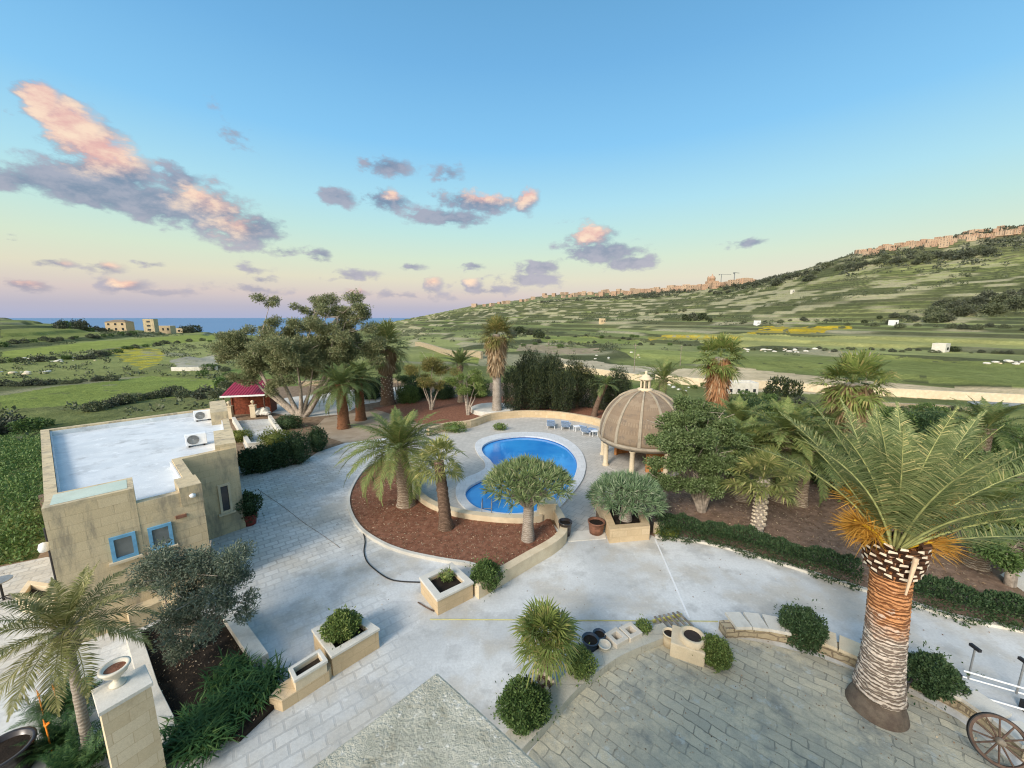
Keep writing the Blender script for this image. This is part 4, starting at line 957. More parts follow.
# drum-topped stone block
p = at(687, 652); t = empty('stone_trough', (p.x, p.y, .005), 'large cream stone block with a round hole, by the terrace corner', 'stone block', None, -.45)
m = MB(); m.prism([(-.42, -.36), (.42, -.36), (.42, .36), (-.42, .36)], 0, .42); m.build('block', M['lime_smooth'], t, bevel=.03)
m = MB(); m.lathe((.1, .02, .42), [(.34, 0), (.33, .14), (.26, .16), (.22, .10), (.2, -.0)], 24); m.lathe((.1, .02, .425), [(0, 0), (.24, 0)], 20); m.build('rim', M['lime_smooth'], t)
m = MB(); m.lathe((.1, .02, .50), [(0, .012), (.225, .012)], 20); m.build('hole', plain('dark_hole_soil', (.04, .03, .025), .95), t)
# stacked grate
p = at(672, 626); t = empty('slat_rack', (p.x, p.y, .005), 'small rack of weathered timber slats beside the stone block', 'rack', None, .25)
for i in range(6): m = MB(); m.box((-.42 + i * .17, 0, .14), (.06, .62, .03), .12 * (i - 2.5) * .4); m.build('slat', M['grey_wood'], t)
for y in (-.22, .22): m = MB(); m.box((0, y, .08), (1.0, .05, .09)); m.build('bearer', M['yellow_cord'], t)

# white line, hose, cord
def ribbon(pts, w, z): m = MB(); m.wall(pts, w, z - .002, z + .003); return m
tag(ribbon(spl(A2([(655, 539), (665, 562), (677, 590), (689, 618)]), 4), .06, .010).build('painted_line', M['white_paint']), kind='structure')
def hose(px, r, name, mat, lab, cat, z=.03):
    pts = spl(A2(px), 8); m = MB(); m.tube([(x, y, z) for x, y in pts], r, 6); return tag(m.build(name, mat), lab, cat)
hose([(356, 523), (362, 531), (365, 541), (364, 552), (367, 562), (376, 571), (388, 579), (400, 582), (420, 583)], .022, 'garden_hose', M['rubber'], 'black hose snaking from the island kerb to the square planter', 'hose')
hose([(257, 489), (282, 506), (304, 523), (322, 535), (340, 548)], .008, 'cable', M['grey_wood'], 'thin brown cable lying diagonally across the court', 'cable', .016)
hose([(418, 603), (426, 608), (434, 612)], .02, 'rod', M['wood'], 'short brown rod lying at the foot of the square planter', 'rod')
m = MB(); a = at(430, 620, 0); b = at(718, 622, 0); pts = []
for i in range(13):
    f = i / 12; pts.append((a.x + (b.x - a.x) * f, a.y + (b.y - a.y) * f, .028 + .003 * math.sin(i * 2)))
m.tube(pts, .012, 5); tag(m.build('cord', M['yellow_cord']), 'thin yellow cord stretched across the drive to the slat rack', 'cord')

# wagon wheel
wp = at(1004, 768, 0); t = empty('wagon_wheel', (wp.x - .05, wp.y + .12, .50), 'old wooden wagon wheel with iron tyre leaning at the bottom right corner', 'wheel', None, 0)
t.rotation_euler = (R(62), R(6), R(-28)); t.scale = (.74,) * 3
def torus(mb, R_, r1, r2, z0=0): mb.lathe((0, 0, z0), [(R_ - r1, -r2), (R_ + r1, -r2), (R_ + r1, r2), (R_ - r1, r2), (R_ - r1, -r2)], 48, False)
m = MB(); torus(m, .58, .035, .035); m.build('rim', M['wood'], t); m = MB(); torus(m, .625, .012, .04); m.build('iron_tyre', M['black_iron'], t)
for k in range(12): a = k * math.pi / 6; m = MB(); m.tube([(.08 * math.cos(a), .08 * math.sin(a), 0), (.55 * math.cos(a), .55 * math.sin(a), 0)], [.026, .02], 6); m.build('spoke', M['wood'], t)
m = MB(); m.lathe((0, 0, -.14), [(0, 0), (.07, 0), (.10, .1), (.10, .18), (.07, .28), (0, .28)], 16); m.build('hub', M['grey_wood'], t)
# light metal stand at right edge
p = at(1003, 706); t = empty('metal_stand', (p.x, p.y, .005), 'low white tubular stand with two black-handled uprights on the drive', 'stand', None, -.35)
m = MB()
for a, b in (((-.75, 0, .12), (.75, -.15, .12)), ((-.75, .55, .12), (.75, .4, .12)), ((-.75, 0, .12), (-.75, .55, .12)), ((.75, -.15, .12), (.75, .4, .12)), ((-.6, .3, .45), (.6, .15, .45))): m.tube([a, b], .022, 8)
m.build('frame', M['white_paint'], t)
for x, y in ((-.35, .5), (.45, .38)): m = MB(); m.tube([(x, y, .1), (x, y, .95)], .02, 8); u = m.build('upright', M['grey_metal'], t); m = MB(); m.box((x, y, 1.0), (.07, .22, .07), .3); m.build('handle', M['black_iron'], u)
for x, y in ((-.6, .5), (.4, .0)): m = MB(); m.box((x, y, .12), (.16, .2, .22)); m.build('foot_block', M['black_iron'], t)
# dark iron stand far left
p = at(4, 600); t = empty('iron_table', (p.x, p.y, 0), 'small dark iron table on the patio at the far left edge', 'table')
m = MB(); m.lathe((0, 0, .68), [(.0, 0), (.28, 0), (.28, .03), (0, .03)], 20, False); m.build('table_top', M['grey_metal'], t)
m = MB(); m.tube([(0, 0, 0), (0, 0, .68)], .03, 8); m.build('stem', M['black_iron'], t)
for k in range(3): a = k * 2.09; m = MB(); m.tube([(0, 0, .12), (.26 * math.cos(a), .26 * math.sin(a), .01)], .02, 6); m.build('leg', M['black_iron'], t)
# round white bed under the tall palm
p = at(493, 411); m = MB(); m.lathe((p.x, p.y, 0), [(0, .40), (2.05, .40), (2.15, .36), (2.2, 0)], 40, False); tag(m.build('round_plinth', M['white_stone']), 'round pale stone plinth around the foot of the tall palm', 'plinth')
# ------------------------------------------------------------------ plants
def RG(s): return np.random.default_rng(s)
GA = 2.39996
def trunk_mesh(name, mat, parent, z1, r0, r1, lean=(0, 0), base_flare=1.35, seg=16, rough=.04, seed=0):
    n = max(10, int(z1 / .12)); g = RG(seed); pts = []; rad = []
    for i in range(n + 1):
        f = i / n; pts.append((lean[0] * f ** 1.4, lean[1] * f ** 1.4, z1 * f - .03)); rad.append((r0 + (r1 - r0) * f) * (1 + (base_flare - 1) * math.exp(-f * 9)) * (1 + rough * (1 if i % 2 else -1) + g.normal() * rough * .5))
    m = MB(); m.tube(pts, rad, seg); return m.build(name, mat, parent)
def feather_crown(name, mat, parent, c, L, nf, rng, eup=85, edn=-25, bend=1.2, nl=44, ll=.45, lw=.035, vee=.35, rach=None, extra_r=.02, twist=.25, droop=.35):
    V = []; ex = MB()
    for i in range(nf):
        f = (i + .5) / nf; az = i * GA + rng.normal() * .12; e = R(eup + (edn - eup) * f ** .85) + rng.normal() * .06
        l = L * (.62 + .38 * min(1, f * 2.2)) * rng.uniform(.9, 1.08)
        q, P = frond((c[0] + .06 * math.cos(az), c[1] + .06 * math.sin(az), c[2]), az, e, l, bend * rng.uniform(.8, 1.15) * (.55 + .5 * f), rng, nl, ll, lw, vee, twist=rng.normal() * twist, droop=droop)
        V.append(q); ex.tube(P[::2] if len(P) % 2 else P[::2].tolist() + [P[-1]], [extra_r * (1 - .8 * k / 7) for k in range(len(P[::2]) + (0 if len(P) % 2 else 1))], 4, cap=False)
    return link(name, mesh_quads(name, np.concatenate(V), mat, ex), parent)
def fan_crown(name, mat, parent, c, lp, Rr, nf, rng, eup=85, edn=-40, ns=22, droop=.2, spread=1.9, pw=1.0):
    V = []
    for i in range(nf):
        f = (i + .5) / nf; az = i * GA + rng.normal() * .15; e = R(eup + (edn - eup) * f ** pw) if i % 4 else R(rng.uniform(edn, 55)) + rng.normal() * .08
        d = (math.cos(az) * math.cos(e), math.sin(az) * math.cos(e), math.sin(e))
        V.append(fan(c, d, lp * rng.uniform(.6, 1.15), Rr * rng.uniform(.85, 1.1), rng, ns, spread, droop=droop * (.3 + f)))
    return link(name, mesh_quads(name, np.concatenate(V), mat), parent)
def skirt(name, mat, parent, z0, z1, r0, r1, n, rng, Lf=.9, lean=(0, 0), zc=1.0):
    """hanging dead leaves between heights z0 (low) and z1"""
    V = []; w = Lf * .045; n = n * 2
    for i in range(n):
        f = rng.random(); z = z0 + (z1 - z0) * f; az = rng.uniform(0, 6.283); r = (r0 + (r1 - r0) * f) * rng.uniform(.75, 1.05)
        b = np.array([lean[0] + r * math.cos(az) * .75, lean[1] + r * math.sin(az) * .75, z]); o = np.array([math.cos(az), math.sin(az), 0])
        for j in range(4):
            d = unit(o * rng.uniform(.05, .45) + np.array([0, 0, -1.]) + rng.normal(size=3) * .16); s = unit(np.cross(d, o + rng.normal(size=3) * .3)); l = Lf * rng.uniform(.6, 1.15)
            V.append([b + s * w * .3, b + d * l * .55 + s * w, b + d * l, b + d * l * .5 - s * w])
    return link(name, mesh_quads(name, np.array(V), mat), parent)
def palm_root(px, py, name, label, group=None, z=.01):
    p = at(px, py); return p, empty(name, (p.x, p.y, z), label, 'palm tree', group)

# --- the big date palm at the right
p, t = palm_root(876, 708, 'date_palm', 'huge date palm in the foreground with an orange banded trunk and orange flower strands')
zc = zat(p, 546); g = RG(11)
lean = (-.16, .10)
n = 420; seg = 72; V = []; zt_ = zc - .05
for i in range(n + 1):
    f = i / n; z = .45 + (zt_ - .45) * f; base_r = .345 + .17 * math.exp(-(z - .2) * 1.5) - .01 * f + .045 * math.exp(-((f - 1) / .14) ** 2)
    rowh = .105; row = z / rowh
    for k in range(seg):
        a = 6.283 * k / seg; u = a / 6.283 * 13 + .5 * (math.floor(row) % 2) + .15 * math.sin(row * 3.1 + a * 2)
        fr = row - math.floor(row); du = abs((u % 1) - .5) * 2; lip = max(0, 1 - abs(fr - (.55 + .3 * du)) * 3.2)
        r = base_r * (1 + .055 * lip + .018 * math.sin(a * 3 + z * 2) + .012 * math.sin(a * 23 + z * 31))
        V.append((r * math.cos(a) + lean[0] * f, r * math.sin(a) + lean[1] * f, z))
m = MB(); m.add(V, [(i * seg + k, i * seg + (k + 1) % seg, (i + 1) * seg + (k + 1) % seg, (i + 1) * seg + k) for i in range(n) for k in range(seg)], True)
def bigbark():
    q = NT('big_palm_bark'); O = q.tc.outputs['Object']; s = q.N.new('ShaderNodeSeparateXYZ'); q.L.new(O, s.inputs[0])
    w = q.N.new('ShaderNodeTexWave'); w.bands_direction = 'Z'; w.inputs['Scale'].default_value = 3.9; w.inputs['Distortion'].default_value = 6.5; w.inputs['Detail'].default_value = 4; w.inputs['Detail Scale'].default_value = 2; q.L.new(q.scale(O, (.55, .55, 1)), w.inputs[0])
    hgt = q.ma('ADD', s.outputs[2], q.ma('MULTIPLY', q.ma('SUBTRACT', q.noise(1.6, 5, .6), .5), 1.8))
    up = q.mr(hgt, 1.9, 2.6)
    dark = q.mix(up, (.19, .15, .12), (.21, .085, .035)); lite = q.mix(up, (.58, .50, .42), (.56, .27, .12))
    lite = q.mix(q.mr(q.noise(3.0, 5, .7), .55, .65, 0, .7), lite, (.60, .52, .44))
    col = q.mix(q.mr(q.ma('ADD', w.outputs['Fac'], q.ma('MULTIPLY', q.ma('SUBTRACT', q.noise(11, 5, .7), .5), 1.7)), .3, .72), dark, lite)
    q.bump(q.ma('ADD', w.outputs['Fac'], q.noise(16, 6, .7)), .8, .03)
    return q.done(col, .9, .1)
m.build('trunk', bigbark(), t)
m = MB(); pr = []; 
for i in range(8): pr.append(((.55 - .010 * i * i * .4) * (1 if i else 1.03), i * .065))
m.lathe((0, 0, -.01), pr + [(.48, .48), (.38, .50)], 40); m.build('root_collar', stone('root_mass', (.13, .10, .08), (.21, .17, .13), (.06, .05, .04), 3, .6, bump=1.), t)
# cut frond bases round the top
m = MB(); mw = MB(); nb = 0
for row in range(7):
    z = zt_ - .62 + row * .115; rr_ = .385 + .035 * row - .004 * row * row
    for k in range(13):
        a = (k + .5 * (row % 2)) / 13 * 6.283 + row * .05 + g.normal() * .03; ca, sa = math.cos(a), math.sin(a); o = np.array([ca, sa, 0]); s = np.array([-sa, ca, 0]); u = np.array([0, 0, 1.])
        c = o * (rr_ - .05) + np.array([lean[0] * .95, lean[1] * .95, z]); e = c + o * .13 + u * .10; w1, w2 = .078 * g.uniform(.85, 1.1), .078 * g.uniform(.8, 1.1); h1 = .05; tl = g.uniform(-.03, .03)
        A = [c - s * w1 - u * h1, c + s * w1 - u * h1, c + s * w1 + u * h1, c - s * w1 + u * h1]; E = [e - s * w2 - u * (h1 * .5 + tl), e + s * w2 * .9 - u * (h1 * .5 - tl), e + s * w2 * .75 + u * h1 * .6, e - s * w2 * .9 + u * h1 * .55]
        m.add(A + E, [(0, 1, 5, 4), (1, 2, 6, 5), (2, 3, 7, 6), (3, 0, 4, 7)])
        cE = sum(E) / 4; mw.add([q * .94 + cE * .06 + (o * .6 + u * .5) * .006 for q in E], [(0, 1, 2, 3)])
kb = m.build('frond_bases', plain('dark_frond_base', (.10, .05, .028), .9, var=.5), t); mw.build('cut_face', plain('cut_face_wood', (.70, .60, .46), .8, var=.15, scale=20), kb)
C0 = (lean[0], lean[1], zc - .1)
V = []; ex = MB()
FR = []
for i in range(24):
    f = (i + .5) / 24; FR.append((i * GA + .5, 87 - 36 * f ** .9, 3.05 + .65 * min(1, f * 1.7), .30 + .50 * f))
FR += [(R(-6), 10, 3.5, .30), (R(14), 34, 3.6, .7), (R(172), 62, 3.3, .4), (R(35), 48, 3.7, .6)]
for az, e, l, bd_ in FR:
    q, P = frond((C0[0] + .12 * math.cos(az), C0[1] + .12 * math.sin(az), C0[2]), az + g.normal() * .08, R(e) + g.normal() * .05, l * g.uniform(.92, 1.05), bd_ * g.uniform(.8, 1.2), g, 105, .62, .021, .42, start=.16, twist=g.normal() * .22, droop=.18)
    V.append(q)
    k = len(P); ex.tube(P.tolist(), [.030 * (1 - .88 * j / (k - 1)) for j in range(k)], 5, cap=False)
crown = link('crown', mesh_quads('crown', np.concatenate(V), G['palm_big']), t)
ex.build('midribs', plain('yellow_green_midrib', (.34, .36, .14), .6, var=.3), crown)
for k, (az, e, l, sp) in enumerate([(R(165), 70, 2.9, .2), (R(185), 52, 2.2, .2), (R(172), 44, 1.8, .2), (R(12), 48, 3.1, .2), (R(-8), 26, 1.5, .2)]):
    h = np.array([math.cos(az), math.sin(az), 0]); m = MB(); P = [np.array(C0) + h * .2]
    for j in range(6): aa = R(e) - j * .09; P.append(P[-1] + (h * math.cos(aa) + np.array([0, 0, math.sin(aa)])) * l / 12)
    m.tube([tuple(q) for q in P], [.05, .05, .045, .04, .035, .03, .02], 6)
    nn_ = 300; f = g.random(nn_); i0 = (2 + f * 3.99).astype(int); C = np.array(P)[i0] + g.normal(size=(nn_, 3)) * .02
    D = unit(P[-1] - P[-3] + g.normal(size=(nn_, 3)) * .42 * (l / 12) * 3 + np.array([0, 0, -.06]))
    fm = mesh_quads('flower_cluster', leaf_quads(C, D, g.uniform(.30, .62, nn_), .018, g), G['flower'], None)
    fo = link('flower_cluster', fm, t); m.build('stalk', plain('yellow_stalk', (.72, .46, .03), .5), fo)
# a few hanging fibres / dry stub on the trunk
m = MB(); m.tube([(lean[0] - .18, lean[1] - .62, zt_ + .1), (lean[0] - .30, lean[1] - .66, zt_ - .7)], [.05, .02], 6); m.build('hanging_stub', plain('pale_stub', (.62, .45, .30), .8), t)

# --- feather palms
def feather_palm(px, py, pyc, r0, r1, L, nf, label, gm='palm', bk='date', seed=0, lean_px=0, name='date_palm', group=None, **kw):
    p, t = palm_root(px, py, name, label, group); zc = zat(p, pyc); ln = (lean_px / F * depth(p), 0); g = RG(seed)
    trunk_mesh('trunk', B[bk], t, zc, r0, r1, ln, seed=seed)
    feather_crown('crown', G[gm], t, (ln[0], ln[1], zc), L, nf, g, **kw)
    # stubs of old fronds under the crown
    m = MB()
    for k in range(26):
        a = k * GA; z = zc - .55 + .5 * k / 26; o = Vector((math.cos(a), math.sin(a), 0)); c = Vector((ln[0], ln[1], z)) + o * r1 * .8; m.tube([c, c + o * .16 + Vector((0, 0, .16))], [.045, .03], 5)
    m.build('old_frond_stubs', B[bk], t); return t, p, zc
feather_palm(406, 506, 448, .36, .30, 3.2, 56, 'arching date palm growing from the red-brown island bed, nearest the court', 'palm', 'date', 21, -3, bend=1.6, edn=-22, nl=60, ll=.50, lw=.035)
feather_palm(344, 428, 384, .44, .38, 2.9, 52, 'stout date palm with an orange trunk, left of two behind the court', 'palm_dark', 'orange', 22, bend=1.3, edn=-35, nl=36, lw=.05)
feather_palm(361, 420, 377, .40, .36, 2.8, 48, 'stout date palm with an orange trunk, right of two, close to the spotted fan palm', 'palm_dark', 'orange', 23, bend=1.3, edn=-35, nl=36, lw=.05)
feather_palm(461, 402, 364, .32, .3, 2.7, 34, 'dark date palm with stiff upright fronds left of the tall slim palm', 'palm_dark', 'date', 24, bend=.8, edn=0, nl=34, lw=.05)
feather_palm(660, 428, 379, .34, .3, 2.9, 36, 'date palm rising behind the lantern of the dome', 'palm', 'date', 25, bend=1.3, edn=-25, nl=36, lw=.045)
feather_palm(778, 500, 432, .34, .3, 2.7, 40, 'date palm with bright arching fronds behind the small spotted fan palm', 'palm', 'date', 26, bend=1.4, edn=-25, nl=44, lw=.045)
feather_palm(733, 478, 424, .30, .28, 2.5, 36, 'date palm behind the round tree, left of the bright arching one', 'palm', 'date', 27, bend=1.3, edn=-20, nl=40, lw=.045)
feather_palm(818, 478, 430, .34, .3, 2.6, 36, 'date palm in the shade between the spotted fan palm and the big palm', 'palm_dark', 'date', 28, bend=1.3, edn=-25, nl=40, lw=.045)
feather_palm(742, 500, 446, .26, .24, 2.6, 40, 'arching date palm between the round tree and the small spotted fan palm', 'palm', 'date', 131, bend=1.5, edn=-30, nl=44, lw=.045)
feather_palm(800, 505, 450, .26, .24, 2.7, 40, 'arching date palm between the small spotted fan palm and the big palm', 'palm_dark', 'date', 132, bend=1.5, edn=-30, nl=44, lw=.045)
feather_palm(975, 566, 505, .30, .26, 2.3, 34, 'low date palm to the right behind the big foreground palm', 'palm', 'date', 29, bend=1.1, edn=-15, nl=44, lw=.035)
feather_palm(975, 480, 428, .34, .3, 2.9, 34, 'half hidden date palm behind the fronds of the big palm, at the right', 'palm_dark', 'date', 30, bend=1.3, edn=-20, nl=40, lw=.045)
feather_palm(90, 752, 628, .085, .075, 1.6, 34, 'slender pygmy date palm beside the urn pillar at the lower left', 'palm_olive', 'pale', 31, 3, name='pygmy_date_palm', bend=1.1, edn=-35, nl=52, ll=.30, lw=.020, extra_r=.012)

# --- fan palms
def fan_palm(px, py, pyc, r0, r1, lp, Rr, nf, label, gm='fan', bk='fan', seed=0, lean_px=0, sk=None, eup=85, edn=-40, ns=20, spots=False, group=None, droop=.25):
    p, t = palm_root(px, py, 'fan_palm', label, group); zc = zat(p, pyc); g = RG(seed); ln = (lean_px / F * depth(p), 0)
    trunk_mesh('trunk', B[bk], t, zc, r0, r1, ln, seed=seed, rough=.05)
    fan_crown('crown', G[gm], t, (ln[0], ln[1], zc), lp, Rr, nf, g, eup, edn, ns, droop)
    if sk: skirt('dead_fronds', G[sk[0]], t, zat(p, sk[1]), zc - .05, r1 * sk[2], r1 * sk[2] * sk[3], sk[4], g, sk[5], ln)
    if spots:
        m = MB()
        for k in range(spots):
            a = k * GA; f = (k + .5) / spots; z = zc * (.12 + .83 * f); r = r0 + (r1 - r0) * f; o = Vector((math.cos(a), math.sin(a), 0)); c = Vector((ln[0] * f ** 1.4, 0, z)) + o * r * .95; m.tube([c, c + o * .10 + Vector((0, 0, .05))], [.055, .045], 6)
        m.build('cut_frond_bases', plain('pale_cut_wood', (.58, .50, .38), .8, var=.3), t)
    return t, p, zc
fan_palm(497, 414, 334, .42, .34, 1.15, .95, 60, 'tall slim fan palm with a shaggy brown skirt on the round pale plinth', 'fan_olive', 'pale', 41, sk=('skirt', 366, 1.4, 2.0, 420, 1.2), edn=-45)
fan_palm(388, 404, 346, .62, .52, 1.9, 1.35, 64, 'broad fan palm with a thick spotted trunk behind the two orange-trunked palms', 'fan_yellow', 'fan', 42, sk=('skirt', 366, 1.3, 1.7, 260, 1.2), edn=-50, spots=150)
fan_palm(714, 428, 357, .42, .38, 1.35, 1.05, 60, 'fan palm with an orange-brown skirt between the dome and the valley track', 'fan', 'pale', 43, sk=('skirt_orange', 397, 1.2, 1.9, 420, 1.2), edn=-45)
fan_palm(838, 478, 383, .36, .34, 1.2, 1.0, 64, 'fan palm with drooping pale dead leaves directly behind the big palm crown', 'fan', 'pale', 44, sk=('skirt', 412, 1.4, 2.3, 420, 1.2), edn=-50)
fan_palm(757, 534, 478, .19, .16, 1.0, .75, 38, 'small yellow-green fan palm with a white-spotted trunk in the brown side bed', 'fan_yellow', 'pale', 45, edn=-35, spots=90)
fan_palm(446, 529, 461, .27, .21, .75, .62, 30, 'yellow-green fan palm in the island bed beside the pool wall', 'fan_yellow', 'fan', 46, -5, edn=-40)
fan_palm(545, 690, 637, .17, .14, .42, .58, 46, 'olive fan palm close in front, rising from the round bush by the terrace wall', 'fan', 'fan', 47, edn=-35, ns=24, spots=40)
fan_palm(577, 408, 372, .16, .14, .7, .6, 18, 'small slim fan palm rising out of the dark evergreen row', 'fan_olive', 'fan', 48, edn=-30)
p, t = palm_root(594, 416, 'leaning_palm', 'leaning brown palm trunk with a few fronds at the right end of the evergreen row')
trunk_mesh('trunk', B['fan'], t, 3.0, .26, .2, (1.0, 0)); feather_crown('crown', G['palm_dark'], t, (1.0, 0, 3.0), 1.5, 14, RG(49), nl=24, lw=.05)

# --- dragon trees
def dragon_tree(px, py, pyc, rx, rz, label, gm, seed, tz=None, r0=.22, nros=70, ll=.42, z0=0.0):
    p = at(px, py); t = empty('dragon_tree', (p.x, p.y, z0), label, 'tree'); g = RG(seed); zc = zat(p, pyc) - z0
    zf = tz if tz else zc - rz * 1.1
    m = MB(); m.tube([(0, 0, -.02), (0, 0, zf * .5), (.02, 0, zf)], [r0 * 1.35, r0, r0 * .95], 14); m.build('trunk', B['pale'], t)
    m = MB(); V = []
    for i in range(nros):
        f = (i + .5) / nros; az = i * GA; rr = math.sqrt(f); x, y = rx * rr * math.cos(az), rx * rr * math.sin(az); z = zc + rz * math.sqrt(max(0, 1 - rr ** 2)) * .9 - rz * .25 + g.normal() * rz * .08
        c = np.array([x, y, z]); o = unit(np.array([x, y, (z - zf) * .9 + .2]))
        if i % 2 == 0: m.tube([(0, 0, zf - .1), (x * .45, y * .45, zf + (z - zf) * .55), tuple(c - o * .12)], [r0 * .45, .05, .035], 5, cap=False)
        k = 44; D = unit(o * g.uniform(.15, 1.3, (k, 1)) + g.normal(size=(k, 3)) * .62); D[:, 2] += .05
        q = leaf_quads(np.broadcast_to(c, (k, 3)), D, ll * g.uniform(.75, 1.15, k), .034, g); V.append(q)
    m.build('branches', B['pale'], t); link('crown', mesh_quads('crown', np.concatenate(V), G[gm]), t)
dragon_tree(528, 541, 484, 1.62, .85, 'umbrella-shaped dragon tree with a pale trunk standing in front of the pool', 'dragon', 51, nros=120)
dragon_tree(625, 528, 497, 1.42, .95, 'dense grey-green dragon tree filling the entrance planter', 'dragon_grey', 52, tz=.8, nros=120, z0=.4)

# --- bushes
def bush_mesh(name, gm, rad, n, L, W, seed, **kw):
    g = RG(seed); V = ball_leaves((0, 0, rad[2] * .92), rad, n, L, W, g, **kw); V = np.concatenate([V, ball_leaves((0, 0, rad[2] * .95), tuple(q * 1.07 for q in rad), max(8, n // 22), L * 1.25, W, g, shell=.1, lump=.3, up=.6)]); ex = MB(); K = .66
    ex.lathe((0, 0, rad[2] * .92), [(K * (rad[0] + rad[1]) / 2 * math.cos(a) + .001, K * rad[2] * math.sin(a)) for a in np.linspace(-1.57, 1.57, 9)], 14)
    return mesh_quads(name, V, G[gm], ex)
def bush(px, py, rad, n, L, W, gm, label, seed, cat='bush', name='round_bush', z=0.0, group=None, stem=True, **kw):
    p = at(px, py, z); t = empty(name, (p.x, p.y, z), label, cat, group)
    link('foliage', bush_mesh('foliage', gm, rad, n, L, W, seed, **kw), t)
    if stem:
        m = MB(); g = random.Random(seed)
        for k in range(5): a = k * 1.26 + g.random(); m.tube([(0, 0, 0), (rad[0] * .25 * math.cos(a), rad[1] * .25 * math.sin(a), rad[2] * .5)], [.03, .02], 5)
        m.build('stems', B['grey'], t)
    return t
RB = dict(shell=.34, lump=.14)
bush(801, 642, (.52, .52, .48), 9000, .065, .036, 'bush_dark', 'clipped ball bush standing between the cap slabs and the road', 61, **RB)
bush(713, 662, (.38, .38, .34), 6000, .06, .034, 'bush_lite', 'smaller clipped ball bush on the terrace beside the hollow stone block', 62, **RB)
bush(927, 690, (.62, .50, .46), 9000, .065, .036, 'bush_dark', 'clipped oval bush right of the big palm trunk, behind the terrace wall', 63, **RB)
bush(524, 722, (.52, .50, .46), 9000, .06, .034, 'bush', 'round dark bush at the foot of the foreground fan palm', 64, **RB)
bush(580, 677, (.34, .34, .42), 3500, .055, .03, 'bush_lite', 'small upright bush between the foreground fan palm and the pots', 65, **RB)
bush(643, 636, (.22, .22, .24), 1400, .055, .03, 'bush_lite', 'very small shrub at the right of the hollow stone blocks', 66, **RB)
bush(486, 588, (.50, .48, .50), 6000, .065, .036, 'bush', 'round green bush between the square planter and the bed wall', 67, **RB)
bush(343, 636, (.42, .42, .34), 5000, .07, .036, 'bush_lite', 'leafy bush overflowing the larger stone planter', 68, z=.45, lump=.15)
bush(447, 580, (.22, .2, .18), 260, .10, .03, 'bush_lite', 'sparse weeds in the square stone planter', 69, z=.42, cat='weeds', name='weed_tuft', stem=False)
bush(250, 517, (.42, .42, .62), 3000, .09, .045, 'bush_dark', 'dark shrub growing from the red clay pot by the annex corner', 70, z=.35, lump=.18)
bush(668, 537, (.5, .3, .26), 1500, .08, .035, 'bush_yellow', 'low yellow-green tuft at the left end of the dark hedge', 71, stem=False)
bush(500, 430, (.55, .3, .3), 600, .12, .05, 'bush_lite', 'small shrub on the wall behind the pool left of the plinth', 72, stem=False)
bush(455, 432, (.9, .45, .4), 1200, .12, .05, 'bush_lite', 'low rockery plants left of the round plinth', 73, stem=False, lump=.2)
# row of dark shrubs by the shed court
for i, (px, py, s) in enumerate([(250, 473, 1.0), (265, 471, 1.0), (281, 467, 1.05), (299, 463, 1.25), (318, 451, 1.1)]):
    bush(px, py, (.52 * s, .50 * s, .80 * s), 2600, .12, .06, 'bush_dark', ['dark rounded shrub next to the annex, first of the row of five', 'dark rounded shrub second from the annex in the row', 'dark rounded shrub in the middle of the row by the court', 'tallest dark shrub of the row, fourth from the annex', 'dark bluish shrub at the far right end of the row'][i], 80 + i, lump=.16, name='dark_shrub', group='dark shrubs in a row by the court')
bush(276, 447, (1.15, .8, .62), 3200, .11, .05, 'bush_yellow', 'yellow-green hedge right of the shed court', 86, name='hedge_bush', stem=False)
bush(290, 428, (1.0, .7, .55), 2600, .12, .05, 'bush_dark', 'dark low shrub below the big gum tree', 87, stem=False)
bush(240, 441, (.9, .6, .42), 2000, .11, .05, 'bush_yellow', 'low yellow-green shrub between the annex and the shed court', 88, stem=False)

# --- hedge along the drive
def hedge(pts, w, h, label, seed, dens=2600, gm='bush_dark', L=.085, side=1):
    path = spl(pts, 8); P = np.array(path); sgl = np.hypot(*(P[1:] - P[:-1]).T); cum = np.concatenate([[0], np.cumsum(sgl)]); tot = cum[-1]; g = RG(seed); n = int(tot * dens)
    s = g.uniform(0, tot, n); x = np.interp(s, cum, P[:, 0]); y = np.interp(s, cum, P[:, 1]); i = np.clip(np.searchsorted(cum, s) - 1, 0, len(sgl) - 1); T = (P[i + 1] - P[i]) / sgl[i][:, None]; Nn = np.stack([-T[:, 1], T[:, 0]], 1)
    a = g.uniform(-.5, 3.64, n); q = (1 - .35 * g.random(n) ** 1.4); wob = 1 + .16 * np.sin(s * 2.3) + .12 * np.sin(s * 5.7 + 1) + .08 * np.sin(s * 13)
    cx = np.sign(np.cos(a)) * np.abs(np.cos(a)) ** .6 * w / 2 * q * wob; cz = h * .45 + np.sign(np.sin(a)) * np.abs(np.sin(a)) ** .6 * h * .55 * q * wob
    C = np.stack([x + Nn[:, 0] * cx, y + Nn[:, 1] * cx, np.maximum(cz, .02)], 1); D = np.stack([Nn[:, 0] * np.cos(a), Nn[:, 1] * np.cos(a), np.sin(a) * .8 + .4], 1) + g.normal(size=(n, 3)) * .6
    return tag(link('hedge', mesh_quads('hedge', leaf_quads(C, D, L * g.uniform(.7, 1.3, n), L * .5, g), G[gm])), label, 'hedge')
off = [(q[0] + .12, q[1] + .27) for q in A2(HEDGE_EDGE)]
hedge(off[:6], 1.0, .74, 'long low dark hedge along the far side of the drive, left of the big palm', 91)
hedge(off[6:], 1.05, .80, 'low dark hedge along the drive right of the big palm', 92)
